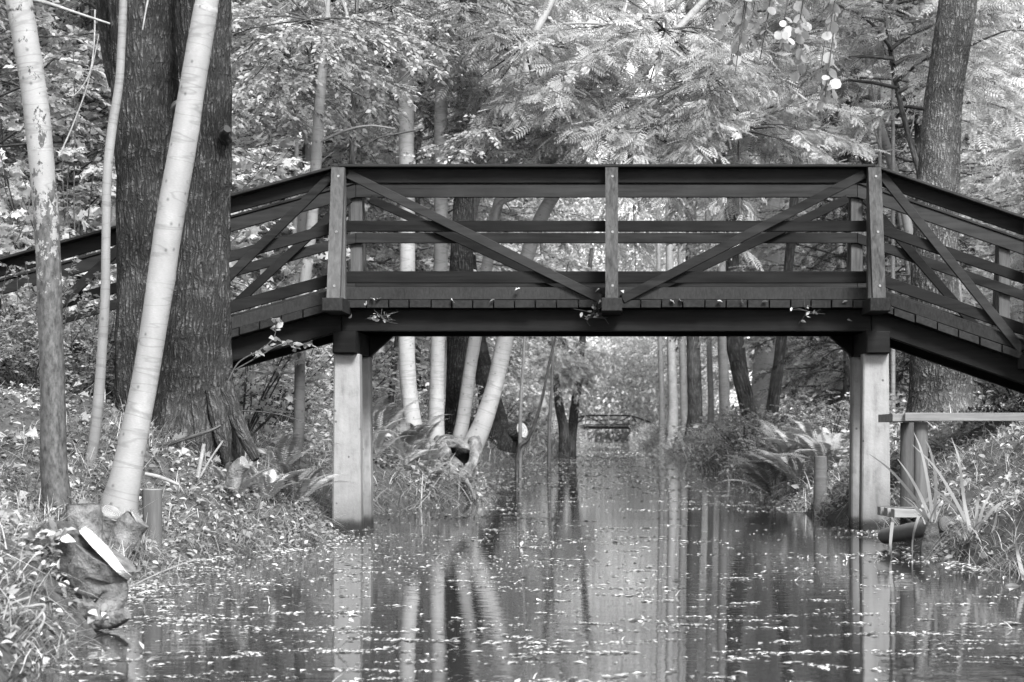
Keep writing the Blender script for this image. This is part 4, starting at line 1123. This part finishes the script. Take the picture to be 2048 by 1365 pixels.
a = Acc()
for (n, ya, yb, sd, d0, d1, s0, hz) in ((3000, 8.5, 18, -1, .0, 1.2, .035, .12), (1600, 12, 19, 1, .0, 1.0, .035, .12), (5000, 19.5, 30, -1, -.08, 1.0, .06, .4), (3500, 19.5, 28, -1, -.1, .6, .07, .3), (2500, 8.5, 17, -1, -.06, .35, .035, .16), (1500, 12, 17, 1, -.06, .35, .035, .14), (4000, 19, 30, 1, -.05, .9, .06, .35), (9000, 19, 60, -1, -.1, 2.6, .075, .45), (7000, 22, 60, 1, -.1, 2.2, .075, .4), (9000, 60, 200, -1, -.2, 4, .16, .8), (9000, 60, 200, 1, -.2, 4, .16, .8)):
    X, Y, Z = scatter(n, ya, yb, sd, d0, d1, 1.0, ya > 18, gl)
    m = len(X)
    cl = (fbm(X * 1.3, Y * .8) > -.15)
    X, Y, Z = X[cl], Y[cl], Z[cl]; m = len(X)
    hgt = hz * gl.random(m) * (.4 + .6 * np.clip(fbm(X * .9 + 4, Y * .6) + .5, 0, 1))
    p = np.stack([X, Y, np.maximum(Z, 0) + hgt], 1)
    ax = norm(np.stack([gl.normal(0, 1, m) - sd * .4, gl.normal(-.2, 1, m), gl.normal(-.1, .4, m)], 1))
    leaves(a, p, ax, np.array([0, 0, 1.0]) + gl.normal(0, .45, (m, 3)), s0 * gl.uniform(.5, 1.4, m), LEAF8 if yb < 20 else LEAF4, 0, gl.random(m))
tag(a.obj('undergrowth', M['leaf']), 'low leafy undergrowth along both waterlines', 'undergrowth', None, 'stuff')

# dark low ridge of creeping growth on the right bank
a = Acc()
X = gl.uniform(3.0, 5.2, 3000); Y = gl.uniform(19.6, 20.5, 3000); Z = ground(X, Y) + gl.random(3000) * .2 * np.exp(-((Y - 20) / .4) ** 2)
leaves(a, np.stack([X, Y, Z], 1), norm(gl.normal(0, 1, (3000, 3))), np.array([0, -.3, 1.0]) + gl.normal(0, .5, (3000, 3)), .05, LEAF4, 0)
tag(a.obj('ivy', M['needle']), 'dark creeping ivy ridge behind the pale handrail', 'ivy', None, 'stuff')

# ------------------------------------------------------------------ floating leaves
gf = np.random.default_rng(91)
def floatpos(n, ya, yb, sx=.35, sy=.02, bias=.5, per=22):
    """drift streaks lying across the canal"""
    out = np.zeros((0, 2))
    while len(out) < n:
        Y0 = ya * (yb / ya) ** gf.random()
        xl, xr = np.interp(Y0, LY, LX), np.interp(Y0, RY, RX)
        X0 = xl + (xr - xl) * gf.random() ** (1 + bias)
        m = gf.integers(3, per)
        q = np.stack([X0 + gf.normal(0, sx * gf.uniform(.3, 1.3), m), Y0 + gf.normal(0, sy * gf.uniform(.5, 2) * Y0 / 8, m)], 1)
        q[:, 1] += (q[:, 0] - X0) * gf.normal(0, .35) + .35 * sx * fbm(q[:, 0] * 3, q[:, 0] * 0 + Y0) * gf.random()
        ok = (q[:, 0] > np.interp(q[:, 1], LY, LX)) & (q[:, 0] < np.interp(q[:, 1], RY, RX)) & (q[:, 1] > 6.2)
        out = np.concatenate([out, q[ok]])
    return out[:n]
FL = []
for tpl in (LEAF8, LOBED, ROUND8):
    aa = Acc(); leaves(aa, [[-.5, 0, .006]], [[1.0, 0, 0]], [[0, 0, 1.0]], 1.0, (tpl[0] * np.array([1, 1, 1.0]), tpl[1]), 0, [.65]); FL.append(aa.mesh('floating_leaf', M['float']))
pp = floatpos(120, 6.6, 14, .14, .03, .5, 6)
for k, (x, y) in enumerate(pp):
    o = bpy.data.objects.new('floating_leaf', FL[k % 3]); COL.objects.link(o)
    s = gf.uniform(.02, .05)
    o.location = (x, y, .004); o.scale = (s, s, s * gf.uniform(.3, 1.1)); o.rotation_euler = (gf.normal(0, .03), gf.normal(0, .03), gf.uniform(0, 6.28))
    tag(o, 'pale fallen leaf floating on the dark canal water', 'leaf', 'leaves floating on the canal')
a = Acc()
for (n, ya, yb, sx, sy, s0, tp, per) in ((5200, 6.5, 13, .09, .012, .022, LEAF4, 46), (900, 6.5, 17, .5, .15, .014, LEAF4, 20), (2200, 10.5, 17, .5, .12, .024, LEAF4, 60), (4200, 13, 32, .2, .02, .028, LEAF4, 40), (3600, 30, 80, .4, .1, .06, LEAF4, 30), (2500, 70, 200, .5, .1, .1, LEAF4, 30)):
    q = floatpos(n, ya, yb, sx, sy, 2.5 if n == 2200 else .5, per); m = len(q)
    p = np.stack([q[:, 0], q[:, 1], np.full(m, .003)], 1)
    ax = norm(np.stack([gf.normal(0, 1, m), gf.normal(0, 1, m), gf.normal(.01, .04, m)], 1))
    leaves(a, p, ax, np.array([0, 0, 1.0]) + gf.normal(0, .07, (m, 3)), s0 * np.clip(gf.lognormal(-.1, .45, m), .25, 2.6), tp, 0, gf.random(m) ** .8, .9)
# drift mats gathered along the banks and round the piers
for (n, ya, yb, sd, w) in ((1500, 9, 18, -1, .13), (700, 11.5, 18, 1, .09), (500, 18, 30, -1, .12), (400, 18, 30, 1, .12)):
    Y = ya + (yb - ya) * gf.random(n); k = fbm(Y * 1.1, Y * 0 + sd) > -.1; Y = Y[k]; m = len(Y)
    off = np.abs(gf.normal(0, w, m))
    X = np.interp(Y, LY, LX) + off if sd < 0 else np.interp(Y, RY, RX) - off
    leaves(a, np.stack([X, Y, np.full(m, .003)], 1), norm(np.stack([gf.normal(0, 1, m), gf.normal(0, 1, m), gf.normal(.01, .05, m)], 1)), np.array([0, 0, 1.0]) + gf.normal(0, .09, (m, 3)), gf.uniform(.012, .05, m), LEAF8 if ya < 12 else LEAF4, 0, gf.random(m), 1.0)
# short floating stalks
q = floatpos(260, 6.6, 16, .3, .03); m = len(q)
blades(a, np.stack([q[:, 0], q[:, 1], np.full(m, .004)], 1), np.stack([gf.normal(0, 1, m), gf.normal(0, .6, m), gf.uniform(.0, .5, m)], 1), gf.uniform(.02, .07, m), .003, .2, 2, 0, gf.uniform(.5, 1, m), gf)
tag(a.obj('floating_debris', M['float']), 'drifting specks of leaf debris in streaks on the canal', 'leaf debris', None, 'stuff')

# ------------------------------------------------------------------ near left bank objects
def stool():
    Y = 8.75
    base = P(130, 1230, Y)
    root = empty('cut_log', base, 'big felled stem with bright white slanting cut beside the water', 'stump')
    def Q(x, y, d=0.0): return P(x, y, Y + d) - base
    cc = Q(216, 1106, -.05)
    ax = norm(np.array([.71, .10, .68]))
    a = Acc()
    r = .125
    tube(a, [Q(214, 1240, -.04), Q(222, 1205, -.05), Q(224, 1178, -.05), cc - ax * .1 + np.array([.02, .02, -.02]), cc - ax * .012], [.05, .052, .06, .1, r * .95], 40, 80, 0, rough=.06, rscale=7, seed=3)
    tube(a, [Q(62, 1122, .08), Q(86, 1150, .0), Q(108, 1185, -.05), Q(130, 1214, -.07), Q(152, 1240, -.06), Q(160, 1292, -.03)], [.02, .036, .044, .05, .052, .03], 24, 80, 0, rough=.22, rscale=9, seed=5)
    tube(a, [Q(222, 1200, -.06), Q(205, 1228, -.08), Q(182, 1240, -.08), Q(162, 1256, -.07), Q(156, 1294, -.04)], [.05, .048, .052, .055, .03], 24, 80, 0, rough=.25, rscale=9, seed=6)
    tube(a, [Q(192, 1240, -.1), Q(214, 1243, -.13), Q(234, 1238, -.15), Q(253, 1228, -.17)], [.034, .028, .027, .02], 20, 40, 0, rough=.3, rscale=14, seed=8)
    tube(a, [Q(150, 1235, -.1), Q(172, 1218, -.13), Q(186, 1205, -.13)], [.03, .036, .02], 18, 30, 0, rough=.4, rscale=12, seed=9)
    a.obj('stem', M['root_bark'], root)
    c = Acc(); tube(c, [cc - ax * .016, cc + ax * .006], [r * 1.03, r * 1.02], 48, 2, 0, rough=.08, rscale=7, seed=3); c.obj('cut_face', M['cut'], root)
    m = Acc()
    tube(m, [Q(40, 1150, .25), Q(90, 1128, .1), Q(140, 1128, .0), Q(185, 1138, .0), Q(212, 1165, .02)], [.07, .12, .13, .09, .04], 34, 70, 0, rough=.4, rscale=7, seed=11)
    tube(m, [Q(110, 1190, .05), Q(150, 1190, .02), Q(200, 1200, .04)], [.1, .12, .07], 30, 50, 0, rough=.4, rscale=7, seed=12)
    m.obj('moss_cushion', M['moss'], root)
stool()

def mossy_mound():
    Y = 7.9
    base = P(30, 1290, Y)
    root = empty('root_mound', base, 'dark mossy root mound at the water with pale arching roots', 'roots')
    a = Acc()
    tube(a, [P(-70, 1290, Y + .2) - base, P(-20, 1260, Y + .1) - base, P(30, 1255, Y) - base, P(70, 1285, Y) - base], [.14, .13, .11, .05], 22, 40, 0, rough=.3, seed=2)
    tube(a, [P(-40, 1215, Y + .4) - base, P(30, 1210, Y + .35) - base, P(90, 1200, Y + .4) - base], [.1, .09, .05], 20, 30, 0, rough=.3, seed=7)
    a.obj('mossy_root', M['moss'], root)
    for q in ([(0, 1222), (50, 1215), (90, 1212), (60, 1250), (0, 1280)], [(0, 1300), (30, 1288), (60, 1290), (58, 1310)], [(0, 1240), (40, 1228), (62, 1220)], [(18, 1230), (20, 1300), (14, 1350)], [(0, 1218), (30, 1205), (60, 1195)], [(70, 1275), (88, 1240), (84, 1220)]):
        b = Acc(); tube(b, [P(x, y, Y - .22) - base for x, y in q], np.linspace(.006, .004, len(q)), 7, len(q) * 7, 0); b.obj('root', M['twig_pale'], root)
mossy_mound()

def stub_cut(label, px, py, Y, r, ax, cutmat, L=.1):
    base = P(px, py, Y)
    root = empty('cut_stub', base, label, 'stump')
    ax = norm(np.array(ax, float))
    a = Acc(); tube(a, [-ax * L + np.array([0, 0, -.12]), -ax * L * .6 + np.array([0, 0, -.03]), -ax * .004], [r * 1.1, r * 1.05, r], 26, 30, 0, rough=.15, rscale=9, seed=px)
    a.obj('stem', M['root_bark'], root)
    c = Acc(); tube(c, [-ax * .006, ax * .003], [r * .97, r * .95], 26, 2, 0, rough=.12, rscale=9, seed=px); c.obj('cut_face', M[cutmat], root)
    return root
def stub(name, label, cat, pts, Y, r, bark, cutmat, n=30):
    base = P(pts[0][0], pts[0][1], Y)
    root = empty(name, base, label, cat)
    p = [P(x, y, Y + dy) - base for (x, y, dy) in pts]
    a = Acc(); tube(a, p, r, 18, n, 0, rough=.07, seed=pts[0][0]); a.obj('stem', M[bark], root)
    d = norm(p[-1] - p[-2])
    c = Acc(); tube(c, [p[-1] - d * .002, p[-1] + d * .005], [r[-1] * .95, r[-1] * .93], 18, 2, 0); c.obj('cut_face', M[cutmat], root)
    return root
stub('old_stump', 'old squat stump between the stained trunk and slanting trunk', 'stump', [(168, 1085, .0), (168, 1050, 0), (167, 1010, 0)], 11.9, [.1, .096, .092], 'root_bark', 'moss')
stub_cut('pale cut stub at the foot of the slanting trunk facing the canal', 224, 1026, 12.15, .062, (.55, -.42, .72), 'cut_old')
stub_cut('small split stub with bright cut right of the slanting trunk', 277, 1038, 12.1, .068, (.84, .02, .54), 'cut_old')
stub('wooden_stake', 'short round stake with dark band beside the slanting trunk', 'stake', [(306, 1110, 0), (305, 1050, 0), (305, 980, 0)], 12.6, [.048, .05, .053], 'round_post', 'pale_timber')
stub_cut('small bright chopped branch end sticking from the bank below double trunk', 489, 926, 14.5, .045, (.8, -.3, .4), 'cut_old')
stub('wooden_stake', 'weathered round stake in the water left of the right pier', 'stake', [(1641, 1062, 0), (1641, 980, 0), (1641, 914, 0)], 20.5, [.062, .06, .058], 'pale_timber', 'pale_timber')

# sticks on the bank, each its own
def stick(label, pts, Y, r0, r1, mat='twig_pale', name='fallen_stick', cat='stick', leaf=False):
    p = np.array([P(q[0], q[1], Y + (q[2] if len(q) > 2 else 0)) for q in pts])
    base = p[0].copy()
    root = None
    a = Acc(); tube(a, p - base, np.linspace(r0, r1, len(p)), 8, len(p) * 6, 0, rough=.08, seed=pts[0][0])
    mats = [M[mat]]
    if leaf:
        g = np.random.default_rng(int(pts[0][0])); leafy(a, g, catmull(p - base, 10), 8, 3, .1, .055, LEAF8, 1, start=.4, tilt=.9); mats.append(M['leaf'])
    o = a.obj(name, mats, None, True, base)
    return tag(o, label, cat)
stick('thick pale stick lying at the foot of the double trunk', [(298, 905), (350, 885), (420, 862), (442, 852)], 14.6, .014, .008, 'bark_far')
stick('short upright pale stick leaning under the double trunk', [(395, 955), (402, 920), (408, 888)], 14.4, .014, .012)
stick('thin pale stick slanting from the double trunk roots', [(397, 960), (420, 920), (446, 882)], 14.5, .008, .006)
stick('pale stick lying just above the round stake', [(290, 948), (320, 955), (358, 970)], 13.4, .012, .01)
stick('long thin twig crossing above the bright slanting cut', [(0, 1082), (60, 1085), (130, 1090), (200, 1108)], 8.9, .005, .003)
stick('straight pale twig pointing at the bright slanting cut', [(60, 1110), (110, 1095), (172, 1080)], 9.0, .006, .004)
stick('thin twig reaching from the bright cut over the water', [(255, 1178), (300, 1155), (360, 1130), (400, 1118)], 8.9, .004, .002)
stick('bent dark twig standing left of the stained trunk', [(40, 1065), (20, 1040), (60, 1075)], 10, .005, .003, 'twig')
stick('leafy sprig reaching up in front of the left ramp beam', [(455, 765), (478, 725), (520, 700), (548, 675), (552, 640)], 15.2, .006, .003, 'twig', 'leafy_sprig', 'twig', True)
stick('leafy sprig stretching toward the left pile cap below the beam', [(470, 740), (520, 712), (560, 690), (600, 690), (625, 682)], 15.3, .005, .003, 'twig', 'leafy_sprig', 'twig', True)
stick('bare arching twig below the left ramp beam', [(462, 800), (480, 760), (520, 735), (560, 722)], 15.6, .004, .002, 'twig')
stick('long bare twig arching right of the double trunk roots', [(480, 822), (530, 825), (580, 835), (640, 860)], 15.8, .005, .003, 'twig')
stick('thin hanging twig in front of the left dark trunk top', [(300, -20), (292, 20), (285, 60)], 12.5, .006, .004, 'twig_pale')
stick('pale branch sweeping across the upper left corner', [(50, -5), (100, 8), (150, 25), (220, 48)], 13.2, .012, .006, 'twig_pale', 'bare_branch', 'branch')
for k, (lab, pts, Y) in enumerate((('thin arching vine between the two pale near trunks at the top', [(190, 20), (188, 90), (178, 150), (150, 190), (130, 188)], 20.2),
        ('upright thin pale shoot left of the slender sapling', [(150, 500), (148, 380), (150, 250), (146, 90)], 21.0),
        ('slanting dark twig in the thicket left of the double trunk', [(120, 310), (150, 240), (178, 160), (200, 60)], 20.6),
        ('drooping thin twig behind the stained pale trunk', [(10, 520), (40, 470), (60, 400), (70, 300)], 20.4),
        ('bare crossing twig in the thicket right of the double trunk', [(455, 50), (500, 62), (545, 30), (580, 5)], 19.8),
        ('bare grey branch dropping toward the left ramp handrail', [(455, 135), (480, 120), (500, 90), (510, 60)], 20.0))):
    stick(lab, pts, Y, .008, .004, 'twig_pale' if k % 2 == 0 else 'twig', 'bare_branch', 'branch')
# twig and leaf trash caught on the bridge beam
def caught(label, px, py, Y, n, seed):
    g = np.random.default_rng(seed); a = Acc(); base = P(px, py, Y)
    for k in range(n):
        d = norm(g.normal(0, 1, 3) * np.array([1, .3, .5])) * g.uniform(.05, .16)
        tube(a, [np.zeros(3), d * .5 + g.normal(0, .015, 3), d], [.002, .002, .001], 4, 6, 0)
    leaves(a, g.normal(0, .05, (n, 3)) * np.array([1, .3, .6]), g.normal(0, 1, (n, 3)), g.normal(0, 1, (n, 3)), .04, LEAF8, 1)
    tag(a.obj('twig_tangle', [M['twig'], M['litter']], None, True, base), label, 'twigs')
caught('small tangle of dead twigs hanging under left half of the beam', 762, 632, 17.5, 14, 1)
caught('tangle of dead twigs below the middle post', 1185, 628, 17.5, 14, 2)
caught('small dead leaf tuft caught on the right half of the beam', 1612, 622, 17.52, 7, 3)
# single leaves lying on the deck edge
for k, (px, py) in enumerate([(745, 597), (757, 596), (905, 601), (985, 600), (1035, 577), (1195, 580), (1245, 582), (1345, 602), (1362, 601), (1440, 602), (1485, 603), (1530, 603), (1690, 603), (1700, 640), (702, 632)]):
    o = bpy.data.objects.new('dead_leaf', FL[k % 3]); COL.objects.link(o)
    o.location = tuple(P(px, py + 1, 17.49)); s = .045; o.scale = (s, s, s * 2); o.rotation_euler = (rng.uniform(-1.2, .4), rng.uniform(-.5, .5), rng.uniform(0, 6.28))
    tag(o, 'pale dead leaf caught along the deck edge of the near bridge', 'leaf', 'dead leaves on the deck edge')

# ------------------------------------------------------------------ right bank: landing stage, log, sedge
def stage():
    Y = 15.0
    base = P(1830, 1030, Y)
    root = empty('landing_stage', base, 'small timber landing stage with a pale handrail on round posts', 'landing stage')
    def L(q): return q - base
    a = Acc()
    x0 = P(1808, 0, Y)[0]; x1 = 4.4
    z0, z1 = P(0, 843, Y)[2], P(0, 826, Y)[2]
    hexa(a, L(np.array([x0, Y - .05, z0])), L(np.array([x1, Y - .005, z1])), bev=.004); a.obj('handrail', M['pale_timber'], root, False)
    a = Acc(); hexa(a, L(np.array([P(1785, 0, Y)[0], Y + .0, z0 - .003])), L(np.array([P(1840, 0, Y)[0], Y + .8, z1 - .006])), bev=.004); a.obj('cross_rail', M['pale_timber'], root, False)
    for (px, yy) in ((1814, Y + .55), (1842, Y + .06)):
        q = P(px, 0, yy)
        a = Acc(); tube(a, [L(np.array([q[0], yy, -.1])), L(np.array([q[0], yy, .3])), L(np.array([q[0], yy, z0 - .006]))], [.047, .046, .045], 20, 12, 0, rough=.02); a.obj('post', M['round_post'], root)
    a = Acc(); q = P(3.0, 0, 1); hexa(a, L(np.array([4.2, Y + .0, -.1])), L(np.array([4.29, Y + .09, z0 - .006]))); a.obj('post', M['round_post'], root, False)
    zp0, zp1 = P(0, 1036, Y)[2], P(0, 1019, Y)[2]
    for k in range(3):
        a = Acc(); hexa(a, L(np.array([P(1788, 0, Y)[0] - .02 * k, Y - .02 + .21 * k, zp0])), L(np.array([4.3, Y + .17 + .21 * k, zp1]))); a.obj('tread_board', M['pale_timber'], root, False)
stage()
def log():
    Y = 14.2
    base = P(1850, 1060, Y)
    root = empty('driftwood_log', base, 'dark round log poking out below the landing stage', 'log')
    a = Acc(); p = [P(1770, 1072, Y + .9) - base, P(1815, 1064, Y + .4) - base, P(1855, 1056, Y + .05) - base, P(1893, 1048, Y - .2) - base]
    tube(a, p, [.05, .05, .05, .047], 20, 30, 0, rough=.06, seed=2); a.obj('stem', M['round_post'], root)
    d = norm(p[-1] - p[-2]); c = Acc(); tube(c, [p[-1], p[-1] + d * .006], [.044, .043], 20, 2, 0); c.obj('cut_face', M['round_post'], root)
log()
def sedge(label, Y, curves, bx, by, seed, nrand=20):
    base = P(bx, by, Y)
    a = Acc(); g = np.random.default_rng(seed)
    for q in curves:
        c = catmull([P(x, y, Y + g.uniform(-.05, .05)) for x, y in q], 14) - base
        t = np.linspace(0, 1, 14)
        w = (.009 * (1 - t ** 2) + .0012)[:, None]
        sd = norm(np.cross(np.gradient(c, axis=0), np.array([0.3, 1.0, .2]))) * w
        V = np.stack([c - sd, c + sd], 1).reshape(-1, 3); i = np.arange(13) * 2
        a.add(V, np.stack([i, i + 1, i + 3, i + 2], -1), 0, g.uniform(.4, 1))
    th = g.uniform(0, 6.283, nrand)
    blades(a, g.normal(0, .03, (nrand, 3)) * np.array([1, 1, .2]), np.stack([np.cos(th) * .6, np.sin(th) * .6, np.ones(nrand)], 1), g.uniform(.12, .4, nrand), .009, g.uniform(.2, .7, nrand), 6, 0, g.random(nrand), g)
    tb = Acc()
    root = empty('sedge_clump', base, label, 'sedge')
    tube(tb, [np.array([0, 0, -.35]), np.array([0, 0, -.15]), np.array([.01, 0, 0])], [.07, .065, .03], 14, 20, 0, rough=.3, seed=seed)
    tb.obj('tussock', M['moss'], root); a.obj('blades', M['reed'], root)
sedge('long bladed sedge growing by the log below the landing stage', 13.9, [[(1860, 1040), (1820, 985), (1780, 940), (1738, 908)], [(1862, 1040), (1840, 990), (1818, 950), (1795, 918)], [(1866, 1040), (1855, 960), (1842, 900), (1828, 866)], [(1868, 1040), (1872, 960), (1860, 900), (1850, 880)], [(1858, 1042), (1835, 1020), (1805, 995)], [(1880, 985), (1850, 1005), (1832, 1050), (1825, 1085), (1825, 1128)], [(1785, 1045), (1781, 1090), (1785, 1125)]], 1862, 1046, 5, 14)
sedge('long bladed sedge on a dark tussock in front of the right bank', 13.2, [[(1945, 1068), (1910, 1000), (1870, 935), (1825, 890)], [(1943, 1068), (1930, 1040), (1895, 1000), (1860, 972)], [(1940, 1060), (1928, 1000), (1918, 920), (1903, 876)], [(1950, 1068), (1985, 1020), (2015, 1000), (2050, 975)], [(1955, 1068), (1965, 1020), (1985, 980)], [(1950, 1065), (1955, 1010), (1960, 985)]], 1948, 1078, 6, 22)
sedge('stubby dark tussock with short blades at the waterline', 13.0, [[(1978, 1090), (1990, 1050), (1995, 1020)]], 1980, 1100, 7, 18)
sedge('arching pale blades dipping into water at the right edge', 11.2, [[(2048, 1160), (2036, 1110), (2030, 1075)], [(2000, 1195), (2012, 1175), (2030, 1170), (2055, 1185)], [(2010, 1200), (2050, 1215), (2070, 1225)], [(2048, 1250), (2052, 1300), (2045, 1340)]], 2075, 1165, 8, 10)

# ------------------------------------------------------------------ sky, light, camera
W = bpy.data.worlds.new('World'); S.world = W; W.use_nodes = True
nt = W.node_tree
bg = nt.nodes['Background']
sky = nt.nodes.new('ShaderNodeTexSky'); sky.sky_type = 'NISHITA'; sky.sun_disc = False
EL, AZ = R(42), R(157)       # azimuth measured from +Y towards +X: behind the viewer, to the right
sky.sun_elevation = EL; sky.sun_rotation = AZ
bw = nt.nodes.new('ShaderNodeRGBToBW')
nt.links.new(sky.outputs[0], bw.inputs[0]); nt.links.new(bw.outputs[0], bg.inputs['Color'])
bg.inputs['Strength'].default_value = .15
ld = bpy.data.lights.new('sun', 'SUN'); ld.energy = 2.7; ld.angle = R(16); ld.color = (1, 1, 1)
lo = bpy.data.objects.new('sun', ld); COL.objects.link(lo)
dirv = Vector((math.sin(AZ) * math.cos(EL), math.cos(AZ) * math.cos(EL), math.sin(EL)))
lo.rotation_euler = dirv.to_track_quat('Z', 'Y').to_euler()
lo.location = (0, 0, 30)

hm = bpy.data.materials.new('haze'); hm.use_nodes = True
hn = hm.node_tree; hn.nodes.clear(); ho = hn.nodes.new('ShaderNodeOutputMaterial'); hv = hn.nodes.new('ShaderNodeVolumePrincipled')
hv.inputs['Color'].default_value = (.9, .9, .9, 1); hv.inputs['Density'].default_value = HAZE
hn.links.new(hv.outputs[0], ho.inputs['Volume'])
if HAZE > 0:
    a = Acc(); a.add([[x, y, z] for z in (-2, 62) for y in (-40, 430) for x in (-100, 100)], [[0, 2, 3, 1], [4, 5, 7, 6], [0, 1, 5, 4], [2, 6, 7, 3], [0, 4, 6, 2], [1, 3, 7, 5]])
    tag(a.obj('haze', hm, None, False), 'thin pale haze filling the wood', 'haze', None, 'stuff')

cam = bpy.data.cameras.new('camera'); co = bpy.data.objects.new('camera', cam); COL.objects.link(co)
co.location = (0, 0, H); co.rotation_euler = (R(90), 0, 0)
cam.sensor_width = 36; cam.lens = 36 * F / 2048
cam.shift_x = -(CX - 1024) / 2048; cam.shift_y = (CY - 682.5) / 2048
cam.clip_start = .1; cam.clip_end = 2000
cam.dof.use_dof = True; cam.dof.focus_distance = 14.5; cam.dof.aperture_fstop = 9
S.camera = co

S.view_settings.view_transform = 'Standard'; S.view_settings.look = 'None'; S.view_settings.gamma = 1
S.view_settings.exposure = 1.68
c = S.cycles
c.use_denoising = True
c.sample_clamp_indirect = 2.0
c.adaptive_threshold = .02
c.max_bounces = 8; c.diffuse_bounces = 6; c.glossy_bounces = 3; c.transmission_bounces = 4; c.transparent_max_bounces = 4
c.caustics_reflective = False; c.caustics_refractive = False
